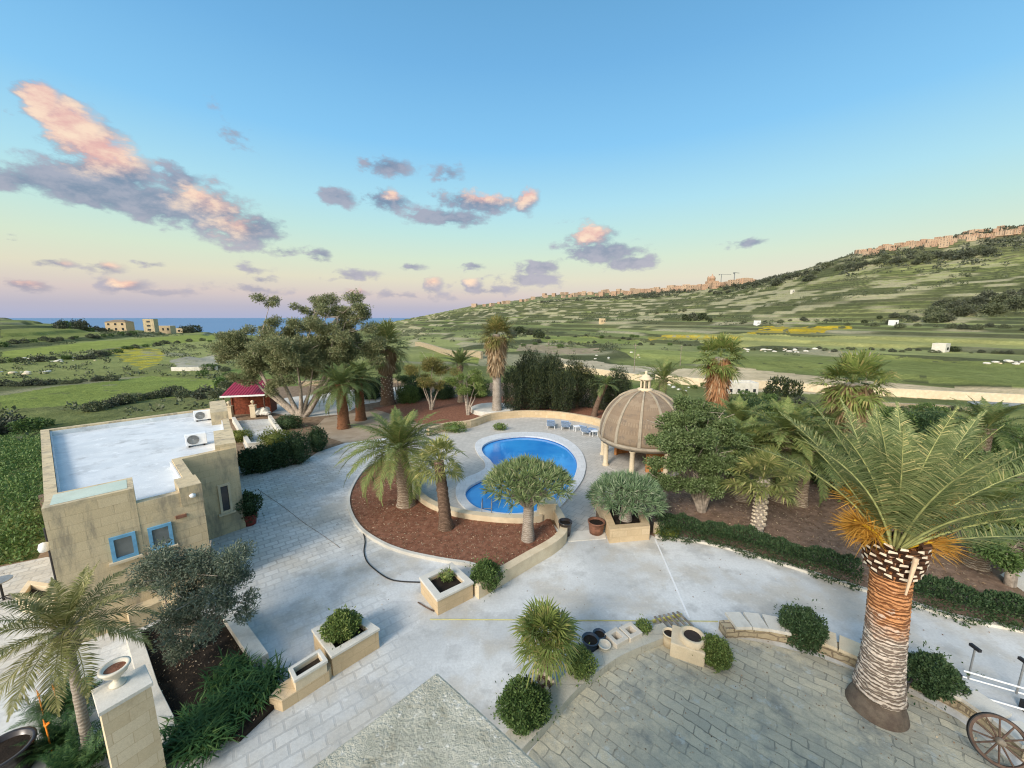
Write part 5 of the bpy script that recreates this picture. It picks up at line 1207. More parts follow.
# strap-leaved plants in the dark bed
for i, (px, py) in enumerate([(262, 690), (240, 705), (215, 722), (190, 738), (232, 680), (205, 745)]):
    p = at(px, py, .1); g = RG(100 + i); k = 420; V = []
    for _ in range(k):
        az = g.uniform(0, 6.283); c = np.array([g.normal() * .20, g.normal() * .20, 0]); o = np.array([math.cos(az), math.sin(az), 0]); e = g.uniform(.5, 1.35); l = g.uniform(.35, .62); s = np.array([-o[1], o[0], 0]) * .018
        P1 = c + (o * math.cos(e) + np.array([0, 0, math.sin(e)])) * l * .6; P2 = P1 + (o * math.cos(e - .9) + np.array([0, 0, math.sin(e - .9)])) * l * .5
        V += [[c - s * .6, P1 - s, P1 + s, c + s * .6], [P1 - s, P2, P2 + s * .1, P1 + s]]
    o_ = link('strap_plant', mesh_quads('strap_plant', np.array(V), G['strap']), None, (p.x, p.y, .1))
    tag(o_, ['strap-leaved clump at the right corner of the dark bed', 'strap-leaved clump second from the right on the bed edge', 'strap-leaved clump in the middle of the near bed edge', 'strap-leaved clump at the left end of the near bed edge', 'strap-leaved clump set furthest back in the dark bed', 'strap-leaved clump lowest in the picture beside the drive'][i], 'plant', 'strap-leaved plants in the dark bed')
# bird-of-paradise / cycad like plants below the pygmy palm
for i, (px, py, lab) in enumerate([(62, 748, 'dark spiky plant left of the pygmy palm trunk'), (66, 710, 'dark spiky plant with orange blooms behind the pygmy palm'), (82, 775, 'low dark spiky plant at the foot of the pygmy palm, cut by the frame')]):
    p = at(px, py); g = RG(110 + i); k = 70; V = []
    t = empty('spiky_plant', (p.x, p.y, 0), lab, 'plant', 'dark spiky plants by the pygmy palm')
    for _ in range(k):
        az = g.uniform(0, 6.283); e = g.uniform(.15, 1.3); l = g.uniform(.5, .9); q, _P = frond((g.normal() * .1, g.normal() * .1, .1), az, e, l, .7, g, 22, .16, .018, .3, start=.15); V.append(q)
    link('leaves', mesh_quads('leaves', np.concatenate(V), G['strap']), t)
    if i < 2:
        for j in range(2): m = MB(); c = (g.normal() * .2, -.2 + g.normal() * .1, .75); m.tube([(c[0], c[1], .1), c], .012, 5); m.tube([c, (c[0] + .1, c[1], c[2] + .08)], [.03, .005], 5); m.tube([c, (c[0] - .02, c[1], c[2] + .14)], [.02, .004], 5); m.build('bloom', plain('orange_bloom', (.75, .25, .03), .5), t)

# fallen leaves and chips on the beds, a few blown onto the drive
def litter(name, poly, n, z, mat, seed, smin=.03, smax=.10):
    g = RG(seed); P = np.array(poly); x = g.uniform(P[:, 0].min(), P[:, 0].max(), n); y = g.uniform(P[:, 1].min(), P[:, 1].max(), n); k = in_poly(x, y, poly); x, y = x[k], y[k]; m_ = len(x)
    D = g.normal(size=(m_, 3)) * np.array([1, 1, .18]); tag(link(name, mesh_quads(name, leaf_quads(np.stack([x, y, np.full(m_, z)], 1), D, g.uniform(smin, smax, m_), g.uniform(.015, .045, m_), g), mat)), kind='stuff')
LT = leaf('dry_leaf_litter', (.10, .06, .035), (.46, .34, .22), .1, yellow=(.62, .52, .36))
litter('leaf_litter', ISL, 9000, .085, LT, 201); litter('leaf_litter', A2([(650, 520), (690, 470), (830, 470), (960, 520), (1000, 575), (950, 610), (862, 588), (740, 548)]), 9000, .03, LT, 202, .04, .14)
litter('leaf_litter', BED, 1500, .14, LT, 203, .02, .06); litter('leaf_litter', DRIVE, 1500, .02, LT, 204, .02, .06); litter('leaf_litter', TERR_IN, 500, .035, LT, 205, .02, .05)
# --- trees made of limbs and leaf clumps
def clump_tree(px, py, clumps, label, gm, bk, seed, n, L, W, name='tree', r0=.3, flat=.65, cat='tree', forks=None, trunk_z=None, loose=1.0):
    p = at(px, py); t = empty(name, (p.x, p.y, -.02), label, cat); g = RG(seed); V = []; m = MB(); dp = depth(p)
    tz = trunk_z or 1.2
    mains = []
    for ci, (cx, cy, cr, dy) in enumerate(clumps):
        Yw = p.y + dy; v = (cy - 384) / F; z = H + Yw * (-SP - v * CP) / (CP - v * SP); d = Yw * CP + (H - z) * SP; x = (cx - 512) / F * d - p.x; r = cr / F * d; c = np.array([x, dy, z])
        k = 3 + int(r * 2)
        for _ in range(k):
            o = g.normal(size=3) * r * np.array([.5, .5, .32]) * loose; rr = r * g.uniform(.42, .72); V.append(ball_leaves(c + o, (rr, rr, rr * flat), int(n * rr * rr), L, W, g, shell=.75, lump=.25, up=.1))
        if forks == 2 and ci % 4:
            b0 = min(mains, key=lambda q: (q - Vector((x, dy, z))).length); m.tube([b0, tuple((b0 + Vector((x, dy, z))) / 2 + Vector((g.normal() * .2, 0, -.25))), (x, dy, z + r * .3)], [r0 * .2, r0 * .12, .012], 6); continue
        mid = (x * .35 + g.normal() * .2, dy * .35, tz + (z - tz) * .45)
        if forks: mid = (x * .5, dy * .5, tz * .3 + (z - tz * .3) * .42)
        m.tube([(x * .03, dy * .03, 0), (x * .14 + g.normal() * .05, dy * .12, tz * .5), mid, (x * .75 + g.normal() * .25, dy * .8, z - r * .5), (x, dy, z + r * .3)], [r0, r0 * .62, r0 * .30, r0 * .13, .012], 7)
        for q_ in ((x * .6, dy * .6, tz * .3 + (z - tz * .3) * .5), (x * .75, dy * .8, z - r * .5)): mains.append(Vector(q_))
        for _ in range(3): o = g.normal(size=3) * r * .6; m.tube([(x * .85, dy * .85, z - r * .2), (x + o[0], dy + o[1], z + abs(o[2]) * .6)], [r0 * .12, .012], 4)
    m.build('trunk', B[bk], t); link('crown', mesh_quads('crown', np.concatenate(V), G[gm]), t); return t
clump_tree(301, 417, [(235, 352, 16, 0), (246, 335, 10, 1), (262, 345, 14, -1), (250, 372, 13, 0), (275, 365, 16, 1), (271, 303, 8, 0), (285, 338, 14, 1), (272, 322, 6, 0), (300, 352, 15, -1.5), (292, 380, 10, -1), (318, 300, 11, 1), (335, 305, 15, 1.5), (352, 310, 13, 1), (340, 325, 16, 0), (322, 328, 15, 0), (310, 312, 8, 2), (357, 330, 12, 1), (348, 350, 16, 2), (328, 350, 14, 1), (312, 372, 10, 0), (230, 340, 9, 0), (365, 345, 11, 2), (335, 372, 10, 1), (245, 360, 13, .5), (262, 330, 10, 1), (290, 325, 11, 1), (305, 335, 14, 1), (270, 385, 9, -.5), (318, 358, 13, -.5), (345, 366, 11, 0), (330, 390, 8, 0), (298, 366, 12, 0), (222, 355, 9, .5), (352, 358, 12, 1), (372, 355, 10, 2), (325, 345, 15, .5), (345, 340, 14, 1), (240, 345, 13, .5), (270, 350, 14, 0), (280, 352, 14, -1), (362, 318, 9, 1)],
           'big spreading gum tree with several leaning trunks behind the shed', 'euc', 'limb', 121, 1700, .22, .06, 'gum_tree', r0=.36, forks=2, loose=1.35)
clump_tree(431, 410, [(418, 372, 9, 0), (430, 362, 11, 0), (443, 370, 9, .5), (425, 382, 8, -.5), (440, 383, 8, 0), (432, 374, 9, 1)], 'small feathery tree with pale twigs left of the dark date palm', 'fan_olive', 'limb', 122, 1800, .16, .05, r0=.14, forks=True)
clump_tree(398, 395, [(385, 382, 8, 0), (405, 380, 9, 0), (396, 372, 8, 0), (412, 386, 7, 0)], 'small dark tree between the spotted fan palm and the feathery tree', 'tree', 'limb', 123, 1800, .18, .07, r0=.15)
clump_tree(468, 415, [(462, 388, 8, 0), (474, 384, 8, 0), (468, 376, 9, .5), (455, 380, 7, 0), (480, 392, 6, 0)], 'bushy green tree left of the tall slim palm', 'bush_lite', 'limb', 124, 1900, .16, .06, r0=.14)
clump_tree(702, 512, [(652, 478, 11, -.5), (670, 484, 12, -.8), (692, 486, 12, -.9), (715, 484, 12, -.8), (735, 476, 10, -.3), (738, 450, 10, 0), (662, 425, 13, 0), (680, 412, 14, 0), (700, 408, 14, .5), (717, 418, 14, .3), (729, 435, 12, 0), (716, 452, 15, -.8), (693, 440, 18, -1), (672, 447, 16, -.8), (656, 443, 12, 0), (655, 462, 11, -.3), (680, 466, 14, -.7), (705, 467, 13, -.6), (728, 462, 11, 0), (690, 425, 16, .8), (690, 455, 16, .6)],
           'dense round green tree right of the dome', 'tree', 'limb', 125, 6500, .11, .055, 'round_tree', r0=.13, flat=.8)
clump_tree(186, 655, [(165, 575, 22, 0), (190, 568, 24, .2), (215, 560, 20, .5), (232, 575, 18, .3), (240, 600, 14, 0), (205, 592, 24, -.2), (178, 600, 22, -.3), (190, 622, 20, -.4), (212, 615, 18, -.3), (150, 590, 14, 0), (185, 640, 14, -.4)],
           'grey-green olive tree spreading over the dark bed in front of the annex', 'olive', 'limb', 126, 9000, .085, .026, 'olive_tree', r0=.06, flat=.9, trunk_z=.6)
clump_tree(1010, 585, [(985, 545, 16, 0), (1005, 530, 18, .5), (1025, 540, 18, 0), (1000, 555, 14, -.5), (1022, 560, 14, -.3), (1040, 525, 18, 1), (990, 528, 12, .6)], 'dark bushy tree at the right edge behind the hedge', 'bush', 'limb', 127, 4500, .10, .05, 'bushy_tree', r0=.14, flat=.8)
clump_tree(1040, 505, [(1010, 462, 14, 0), (1030, 470, 16, 0), (1018, 480, 14, 0), (1000, 476, 10, 0), (1045, 455, 16, 0)], 'dark green tree at the right edge behind the big palm fronds', 'tree', 'limb', 128, 3500, .13, .06, 'bushy_tree', r0=.14, flat=.8)
# shrubbery behind the right-hand palms: each its own bush
sh_spots = [(745, 452, 1.5), (768, 462, 1.6), (795, 466, 1.5), (820, 476, 1.5), (842, 486, 1.4), (700, 430, 1.4), (725, 426, 1.6), (750, 428, 1.6), (778, 432, 1.6), (805, 440, 1.6), (835, 448, 1.6), (868, 455, 1.6), (900, 468, 1.5), (930, 480, 1.5), (958, 492, 1.4), (890, 440, 1.6), (925, 446, 1.6), (960, 452, 1.6), (995, 462, 1.6), (860, 500, 1.3), (884, 512, 1.2)]
bm_ = [bush_mesh('foliage', gm, (1, 1, .8), 5200, .13, .055, 140 + i, lump=.2, shell=.4) for i, gm in enumerate(('bush', 'bush_dark', 'bush_lite'))]
wh = ['behind the round tree', 'in front of the valley track', 'in the thicket of palms', 'below the big palm crown', 'under the fan palm with drooping leaves']
for i, (px, py, s) in enumerate(sh_spots):
    p = at(px, py); o = bpy.data.objects.new('thicket_shrub', bm_[i % 3]); COL.objects.link(o); o.location = (p.x, p.y, -.1); o.scale = (s, s, s * .95); o.rotation_euler = (0, 0, i * 1.3)
    tag(o, 'leafy shrub in the thicket under the palms right of the round tree', 'shrub', 'shrubs in the thicket under the palms')
# dark evergreen row behind the pool
ev = [mesh_quads('foliage', ball_leaves((0, 0, 1.7), (1.15, 1.1, 1.75), 7000, .16, .05, RG(150 + i), shell=.45, lump=.22, up=.5), G['cypress']) for i in range(3)]
for i, (px, py, s, h) in enumerate([(512, 412, .8, .95), (524, 409, 1.0, 1.15), (537, 411, 1.0, 1.1), (550, 409, 1.05, 1.2), (562, 413, 1.0, 1.0), (573, 409, .95, 1.1), (586, 407, .9, .95), (601, 410, .85, .8), (614, 410, .9, .85), (530, 402, 1.1, 1.25), (552, 401, 1.1, 1.2), (620, 402, .9, .8)]):
    p = at(px, py); o = bpy.data.objects.new('evergreen_bush', ev[i % 3]); COL.objects.link(o); o.location = (p.x, p.y, -.1); o.scale = (s, s, h * 1.32); o.rotation_euler = (0, 0, i * 2.1)
    tag(o, 'tall near-black evergreen bush in the close row behind the pool', 'evergreen', 'evergreens in the row behind the pool')
for i, (px, py, s) in enumerate([(478, 396, 1.0), (445, 398, .9), (330, 385, .8), (372, 398, 1.1), (408, 402, .9), (418, 398, 1.0)]):
    p = at(px, py); o = bpy.data.objects.new('evergreen_bush', bm_[1] if i % 2 else bm_[0]); COL.objects.link(o); o.location = (p.x, p.y, -.1); o.scale = (s * 1.3,) * 3; o.rotation_euler = (0, 0, i * 2.1)
    tag(o, 'dark shrub filling the gap between the palms behind the court', 'shrub', 'shrubs between the palms behind the court')

# ------------------------------------------------------------------ valley: bushes, walls, houses
VB = []
for i, gm in enumerate(('scrub', 'scrub_dark', 'bush', 'cypress')):
    VB.append(mesh_quads('foliage', ball_leaves((0, 0, .7), (1, 1, .85), 900, .26, .13, RG(160 + i), shell=.45, lump=.2), G[gm]))
rv = random.Random(5)
def veg(px, py, s, kind, label, cat, group, h=1.0, name='valley_bush'):
    p = att(px, py); o = bpy.data.objects.new(name, VB[kind]); COL.objects.link(o); o.location = (p.x, p.y, p.z - .2 * s); s *= .78; o.scale = (s, s, s * h); o.rotation_euler = (0, 0, rv.uniform(0, 6))
    return tag(o, label, cat, group)
def vline(pts, n, s, kinds, label, group, jit=1.0, h=.9):
    for i in range(n):
        f = (i + rv.random() * .8) / n * (len(pts) - 1); k = min(int(f), len(pts) - 2); u = f - k
        veg(pts[k][0] + (pts[k + 1][0] - pts[k][0]) * u + rv.uniform(-1, 1), pts[k][1] + (pts[k + 1][1] - pts[k][1]) * u + rv.uniform(-jit, jit), s * rv.uniform(.6, 1.3), rv.choice(kinds), label, 'bush', group, h)
vline([(-30, 438), (0, 434), (25, 430), (50, 424)], 9, 1.3, (1, 2), 'dark bush behind the left corner of the annex roof', 'bushes behind the annex roof corner', 3)
vline([(92, 412), (130, 402), (175, 396), (222, 398)], 14, 1.3, (0, 1), 'grey-green bush in the hedgerow just beyond the annex roof', 'bushes in the hedgerow beyond the annex')
vline([(0, 387), (60, 384), (120, 379)], 12, 1.1, (0, 1), 'low bush on the middle terrace bank of the left fields', 'bushes on the middle left bank')
vline([(0, 364), (50, 360), (100, 358), (125, 350), (165, 344), (215, 341)], 26, 1.8, (0, 1, 2), 'bush along the upper bank of the left fields', 'bushes on the upper left bank')
vline([(0, 346), (50, 341), (100, 337), (140, 334)], 16, 2.2, (1, 2), 'bush on the far hedge line below the farmhouses', 'bushes below the farmhouses')
vline([(200, 376), (225, 368), (232, 384), (215, 388)], 10, 1.6, (0, 2), 'bush right of the pale gravel plot', 'bushes by the pale gravel plot', 3)
vline([(735, 349), (800, 350), (870, 351), (950, 352), (1040, 354)], 34, .9, (0, 1), 'low bush on the rubble bank between the two valley fields', 'bushes on the bank between valley fields', 1.5)
vline([(640, 346), (700, 348), (735, 349)], 10, 1.2, (0, 1, 2), 'low bush left of the bank between the valley fields', 'bushes left of the valley fields', 2)
vline([(740, 323), (800, 322), (870, 325), (950, 328), (1030, 330)], 22, 2.0, (0, 1), 'bush along the foot of the hillside terraces', 'bushes at the foot of the hillside', 2)
vline([(560, 346), (600, 340), (640, 338), (560, 338), (520, 346)], 20, 1.5, (0, 1, 2), 'bush in the scrub beyond the evergreen row', 'bushes beyond the evergreen row', 3)
vline([(510, 337), (520, 333), (545, 337)], 10, 3.2, (1, 3), 'dark tree in the clump right of the tall slim palm', 'dark trees in the valley clump', 3, 1.2)
vline([(682, 322), (700, 318), (712, 322)], 8, 3.4, (1, 3), 'dark tree in the clump above the orange-skirted palm', 'dark trees in the clump on the slope', 2, 1.2)
vline([(655, 312), (690, 310)], 5, 3.6, (0,), 'brownish tree on the slope above the dark clump', 'brownish trees on the slope', 2)
vline([(930, 318), (965, 310), (1000, 306), (1040, 300)], 30, 5.0, (0, 1), 'tree in the wide dark grove at the right of the hillside', 'trees in the grove on the hillside', 8, 1.0)
vline([(860, 322), (900, 318), (915, 322)], 6, 2.6, (1, 3), 'dark bush left of the hillside grove', 'dark bushes left of the grove', 2)
vline([(710, 293), (740, 288), (780, 283), (820, 275)], 20, 7, (1,), 'dark tree in the belt under the ridge town', 'trees in the belt under the ridge town', 4)
vline([(780, 277), (840, 266), (900, 262), (940, 258), (990, 258)], 26, 7, (1, 0), 'dark tree in the belt under the right-hand cliffs', 'trees in the belt under the cliffs', 5)
vline([(935, 350), (955, 352)], 3, 1.6, (2, 3), 'dark bush next to the small pale field hut', 'bushes beside the field hut', 1)
vline([(600, 372), (660, 380), (720, 392)], 12, .9, (0, 2), 'low bush on the verge of the valley track', 'bushes on the verge of the track', 2)
vline([(740, 398), (800, 404), (860, 410), (930, 412), (1000, 412)], 22, .9, (0, 2, 1), 'bush on the near side of the valley track', 'bushes near the valley track', 3)
# conifers next to the white plot
for i, (px, py, s) in enumerate([(778, 396, 1.7), (792, 397, 1.5), (770, 399, 1.1)]):
    veg(px, py, s, 3, 'dark conifer right of the small white building by the track', 'conifer', 'conifers by the white building', 1.5, 'conifer')
# overgrown slope left of the annex: one mass of weeds
g = RG(170); P = []; poly = T2([(-60, 446), (0, 440), (40, 436), (46, 500), (56, 556), (20, 572), (-60, 585)])
xs = np.array([q[0] for q in poly]); ys = np.array([q[1] for q in poly]); x = g.uniform(xs.min(), xs.max(), 5200); y = g.uniform(ys.min(), ys.max(), 5200); k = in_poly(x, y, poly) & ~in_poly(x, y, SLAB); x, y = x[k], y[k]
V = []; zz = terr(x, y); hh = .25 + .9 * fbm(x / 2.5, y / 2.5, 5) ** 2
for i in range(len(x)): V.append(ball_leaves((x[i], y[i], zz[i] + hh[i] * .35), (.42, .42, hh[i] * .7), 34, .17, .07, g, shell=.8, lump=.2))
tag(link('weeds', mesh_quads('weeds', np.concatenate(V), G['weeds'])), kind='stuff')
# far scrub over the hillside and the left fields: one mass
def scatter(name, n, gm, amin, amax, rmin, rmax, thr, s0, s1, seed, zlo=-9):
    g = RG(seed); a = g.uniform(amin, amax, n); r = np.sqrt(g.uniform(rmin ** 2, rmax ** 2, n)); x, y = r * np.sin(a), r * np.cos(a); z = terr(x, y)
    dn = fbm(x / 60, y / 60, 91) * .6 + fbm(x / 18, y / 18, 93) * .4; k = (dn > thr) & (z > zlo); 
    for pts, c_, _r in FIELDS: k &= ~in_poly(x, y, T2(pts))
    k &= ~in_poly(x, y, SLAB); x, y, z, r = x[k], y[k], z[k], r[k]; V = []
    for i in range(len(x)):
        s = g.uniform(s0, s1) * (.6 + r[i] / 900); V.append(ball_leaves((x[i], y[i], z[i] + s * .35), (s, s, s * .7), 26, s * .75, s * .45, g, shell=.5))
    tag(link(name, mesh_quads(name, np.concatenate(V), G[gm])), kind='stuff'); print(name, len(x))
scatter('hillside_scrub', 22000, 'scrub', -.2, 1.05, 130, 1000, .62, .5, 1.6, 171)
scatter('upper_scrub', 9000, 'scrub_dark', -.1, 1.05, 500, 1350, .53, 1.3, 2.8, 172, 60)
scatter('field_scrub', 5200, 'scrub', -1.1, -.2, 45, 480, .52, .35, 1.1, 173)
# rubble walls and boulders
def dwall(px, h, th, label, mat='rubble'):
    pts = spl([tuple(att(x, y)[:2]) for x, y in px], 5); z = terr([q[0] for q in pts], [q[1] for q in pts]); m = MB(); P = [Vector(q) for q in pts]; V = []
    for i, q in enumerate(P):
        d = (P[min(i + 1, len(P) - 1)] - P[max(i - 1, 0)]).normalized(); nn = Vector((-d.y, d.x)) * th / 2
        V += [(q.x - nn.x, q.y - nn.y, z[i] - .6), (q.x + nn.x, q.y + nn.y, z[i] - .6), (q.x + nn.x, q.y + nn.y, z[i] + h), (q.x - nn.x, q.y - nn.y, z[i] + h)]
    m.add(V, [(i * 4 + a, i * 4 + b, i * 4 + 4 + b, i * 4 + 4 + a) for i in range(len(P) - 1) for a, b in ((0, 1), (1, 2), (2, 3), (3, 0))] + [(0, 1, 2, 3), tuple(len(V) - 4 + k for k in (3, 2, 1, 0))]); return tag(m.build('field_wall', M[mat]), label, 'wall')
dwall([(416, 346), (430, 349), (447, 355), (465, 357), (482, 359)], 2.1, .8, 'pale retaining wall left of the tall slim palm, beyond the garden')
dwall([(556, 368), (600, 375), (648, 382)], 1.2, .5, 'pale roadside wall beyond the evergreen row', 'lime_smooth')
dwall([(300, 394), (330, 390), (365, 388), (420, 386)], 1.0, .4, 'long pale wall behind the gravel court and the gum tree')
dwall([(655, 382), (700, 386), (741, 388), (804, 391), (870, 395), (940, 399), (1040, 404)], 1.35, .4, 'long smooth cream retaining wall below the valley track', 'lime_smooth')
dwall([(850, 404), (900, 407), (960, 410), (1000, 414)], .5, .5, 'low rubble wall on the near side of the valley track at the right')
dwall([(172, 371), (195, 371), (218, 370)], 1.0, .4, 'white retaining wall along the near edge of the pale gravel plot', 'white_stone')
rb = random.Random(8); bm2 = []
for i in range(3): m = MB(); m.rock((0, 0, .2), .9, rb); o = m.build('boulder', M['white_stone'] if i else M['lime_smooth']); bm2.append(o.data); bpy.data.objects.remove(o)
for (x0, y0, x1, y1, n, s, lab, gr) in [(740, 350, 830, 352, 22, .9, 'pale boulder on the bank between the valley fields', 'boulders between the valley fields'), (600, 384, 690, 392, 10, .5, 'pale boulder beside the track behind the dome', 'boulders behind the dome'), (590, 352, 640, 360, 8, .9, 'pale boulder on the verge left of the pale green field', 'boulders on the left verge'), (0, 370, 60, 376, 9, .8, 'pale boulder on the left field bank', 'boulders on the left bank'), (20, 362, 100, 358, 12, .8, 'pale rock on the upper left bank', 'rocks on the upper left bank'), (980, 362, 1040, 364, 8, 1.2, 'pale boulder by the right-hand field corner', 'boulders by the field corner')]:
    for i in range(n):
        p = att(x0 + (x1 - x0) * rb.random(), y0 + (y1 - y0) * rb.random() + rb.uniform(-1, 1)); o = bpy.data.objects.new('boulder', rb.choice(bm2)); COL.objects.link(o); q = .6 * s * rb.uniform(.4, 1.5); o.location = (p.x, p.y, p.z); o.scale = (q * 1.4, q, q * .8); o.rotation_euler = (0, 0, rb.uniform(0, 6)); tag(o, lab, 'boulder', gr)
# houses
def house(p, w, d, h, rz, label, mat='town', floors=2, cols=3, cat='house', group=None, hip=False, name='farmhouse', sub=None):
    t = empty(name, tuple(p), label, cat, group, rz)
    m = MB(); m.box((0, 0, h / 2 - 1), (w, d, h + 2)); m.build('wall', M[mat], t)
    if hip: m = MB(); m.add([(-w / 2 - .4, -d / 2 - .4, h), (w / 2 + .4, -d / 2 - .4, h), (w / 2 + .4, d / 2 + .4, h), (-w / 2 - .4, d / 2 + .4, h), (-w * .2, 0, h + 2), (w * .2, 0, h + 2)], [(0, 1, 5, 4), (1, 2, 5), (2, 3, 4, 5), (3, 0, 4)]); m.build('roof', M['dome'], t)
    else: m = MB(); m.wall([(-w / 2 + .15, -d / 2 + .15), (w / 2 - .15, -d / 2 + .15), (w / 2 - .15, d / 2 - .15), (-w / 2 + .15, d / 2 - .15)], .3, h, h + .7, True); m.build('parapet', M[mat], t)
    for f in range(floors):
        for c in range(cols): m = MB(); m.box((-w / 2 + w * (c + .5) / cols, -d / 2 - .02, h * (f + .55) / floors), (w / cols * .32, .12, h / floors * .42)); m.build('window', M['dark_glass'], t)
    return t
p = att(121, 331.5); house(p, 15, 11, 8.5, .25, 'square honey farmhouse with a low hipped roof on the left horizon', 'lime', 2, 3, hip=True)
p = att(152, 332); house(p, 8, 7, 11, .3, 'tall tower house right of the hipped farmhouse on the horizon', 'lime_wall', 3, 1); p = att(164, 332.5); house(p, 16, 8, 5.5, .2, 'long low farm building beside the tower house', 'lime', 1, 4)
p = att(178, 333); house(p, 12, 7, 4, .25, 'small low outbuilding at the right end of the farm group', 'lime_wall', 1, 2)
vline([(60, 329), (75, 328), (84, 329)], 8, 4.6, (1, 2), 'tree on the left horizon west of the farmhouse', 'trees on the left horizon', 1, 1.2)
vline([(137, 330), (146, 329.5)], 6, 5.5, (3, 1), 'dark tree between the farmhouse and the tower house', 'dark trees between the farmhouses', 1, 1.3)
vline([(180, 332), (188, 331.5), (198, 332)], 10, 5.0, (3, 1), 'dark tree right of the farm buildings against the sea', 'dark trees right of the farm', 1.5, 1.1)
vline([(90, 331), (104, 331), (111, 332)], 6, 3.0, (1, 2), 'small tree left of the hipped farmhouse', 'small trees by the farmhouse', 1)
p = att(738, 393); house(p, 4.6, 2.4, 1.1, -.05, 'long low white building beside the valley track', 'white_stone', 1, 4, 'building', name='white_building')
p = att(940, 352); house(p, 4, 3, 2, .5, 'small pale field hut at the right of the valley', 'white_stone', 1, 1, 'hut', name='field_hut')
p = att(792, 294); house(p, 3.5, 3, 3, .3, 'tiny pale hut on the hillside terraces', 'white_stone', 1, 1, 'hut', name='field_hut'); p = att(602, 324); house(p, 5, 4, 4.5, .3, 'small honey coloured hut on the slope above the evergreens', 'lime', 1, 2, 'hut', name='field_hut')
p = att(757, 301 + 24); house(p, 3, 3, 2.2, .2, 'small white farm hut above the yellow field', 'white_paint', 1, 2, 'hut', name='field_hut'); p = att(893, 325); house(p, 3, 3, 2, .2, 'white hut among the bushes at the foot of the slope', 'white_paint', 1, 1, 'hut', name='field_hut')
# utility poles
for px, py, h, lab in ((548, 366, 6.5, 'thin pole standing by the road above the evergreen row'), (634, 372, 7, 'thin pole by the road left of the pale green field'), (680, 366, 6, 'thin pole at the edge of the pale green field'), (861, 412, 7.5, 'slim pale pole rising behind the big palm crown')):
    p = att(px, py); t = empty('utility_pole', (p.x, p.y, p.z - .3), lab, 'pole'); m = MB(); m.tube([(0, 0, 0), (0, 0, h)], [.10, .07], 8); m.build('pole', M['grey_wood'], t); m = MB(); m.box((0, 0, h - .5), (1.1, .08, .1)); m.build('crossarm', M['grey_wood'], t)
# ridge town: blocks standing on the skyline
rt = random.Random(12)
TH = []
for i in range(6):
    w, d, h = rt.uniform(9, 20), rt.uniform(8, 14), rt.uniform(6, 12)
    TH.append((w, d, h))
protos = []
def town_proto(w, d, h, mat):
    t = house((0, 0, 0), w, d, h, 0, 'x', mat, max(1, int(h / 3.3)), max(2, int(w / 4)), 'house', 'x', name='town_house'); return t
for w, d, h in TH: protos.append(town_proto(w, d, h, rt.choice(['town', 'town', 'town2'])))
def skyline(px):
    a = azel(px, 270)[0]; m_ = _RS[_RS < 3300]; X = m_ * math.sin(a); Y = m_ * math.cos(a); T = terr(X, Y); k = int(np.argmax((T - H) / m_))
    w = (T[k] - H) / Y[k]; py = 384 + F * (-(w + math.tan(PITCH)) / (1 - w * math.tan(PITCH)))      # the row where that crest shows
    return X[k], Y[k], T[k], py
_used = set()
def town(x0, x1, n, dy, s, label, group, skip=0.):
    for i in range(n):
        px = x0 + (x1 - x0) * (i + rt.random()) / n
        q = skyline(px)
        if q is None: continue
        p = att(px, q[3] + rt.uniform(*dy)); k = rt.randrange(len(protos)); pr = protos[k]
        if k in _used: o = copy_tree(pr)
        else: o = pr; _used.add(k)
        o.location = (p.x, p.y, p.z - .5); o.rotation_euler = (0, 0, math.atan2(-p.x, p.y) + rt.uniform(-.6, .6)); f = s * rt.uniform(.8, 1.25); o.scale = (f, f, f * .9); o['label'] = label; o['group'] = group
town(560, 720, 60, (.2, 4), 1.15, 'distant warm stone house in the skyline town left of the church', 'houses of the skyline town')
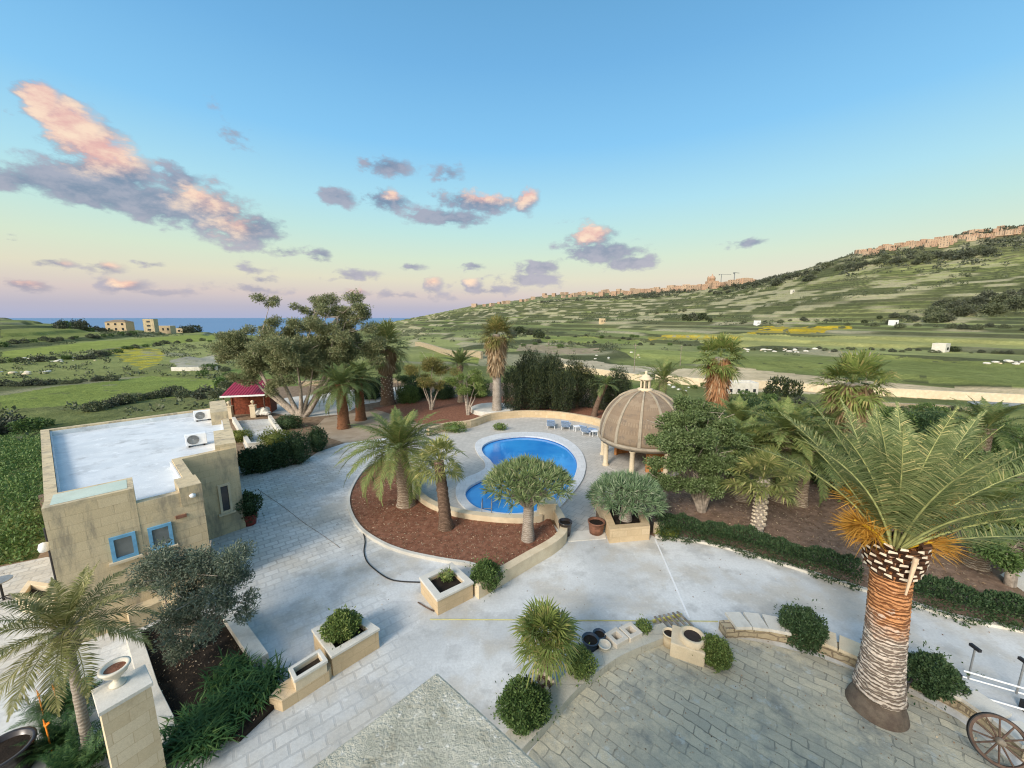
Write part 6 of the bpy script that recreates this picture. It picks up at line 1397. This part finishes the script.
town(722, 756, 8, (.2, 2), 1.1, 'distant house on the ridge right of the church', 'houses right of the church')
town(858, 944, 44, (.2, 7), .52, 'warm stone house on the cliff top right of centre', 'houses on the cliff top')
town(940, 1060, 54, (.2, 9), .54, 'warm stone house at the highest right end of the ridge', 'houses on the highest ridge')
town(470, 560, 12, (.5, 3), 1.2, 'scattered distant house on the low left end of the ridge', 'houses on the low end of the ridge')
for k, pr in enumerate(protos):
    if k not in _used:
        for c in list(pr.children): bpy.data.objects.remove(c)
        bpy.data.objects.remove(pr)
# church and cranes
q = skyline(713); p = Vector(q[:3]); t = empty('church', (p.x, p.y, p.z - 2), 'large domed church with a small lantern on the distant skyline', 'church')
m = MB(); m.box((0, 0, 8), (34, 26, 18)); m.build('nave', M['town2'], t); m = MB(); m.lathe((0, 0, 16), [(10, 0), (10, 8), (10.6, 8.5), (9.6, 13), (7, 17), (3.5, 19.4), (1.5, 20)], 24); m.build('dome', M['town2'], t); m = MB(); m.lathe((0, 0, 35.5), [(1.6, 0), (1.6, 4), (0, 6.5)], 10); m.build('lantern', M['town2'], t)
for dx in (-17,): m = MB(); m.box((dx, -8, 14), (6, 6, 28)); m.add([(dx - 3, -11, 28), (dx + 3, -11, 28), (dx + 3, -5, 28), (dx - 3, -5, 28), (dx, -8, 34)], [(0, 1, 4), (1, 2, 4), (2, 3, 4), (3, 0, 4)]); m.build('bell_tower', M['town2'], t)
for px, h, jib, rz, lab in ((722, 38, 44, .1, 'tower crane with a long level jib next to the distant church'), (735, 30, 26, .5, 'smaller tower crane right of the first one')):
    q = skyline(px); t = empty('tower_crane', (q[0], q[1], q[2] - 2), lab, 'crane', None, rz); m = MB(); m.box((0, 0, h / 2), (1.6, 1.6, h)); m.build('mast', M['grey_metal'], t); m = MB(); m.box((jib * .28, 0, h), (jib, 1.2, 1.2)); m.build('jib', M['grey_metal'], t); m = MB(); m.box((-jib * .18, 0, h - 1.6), (3, 2, 3)); m.build('counterweight', M['grey_metal'], t)
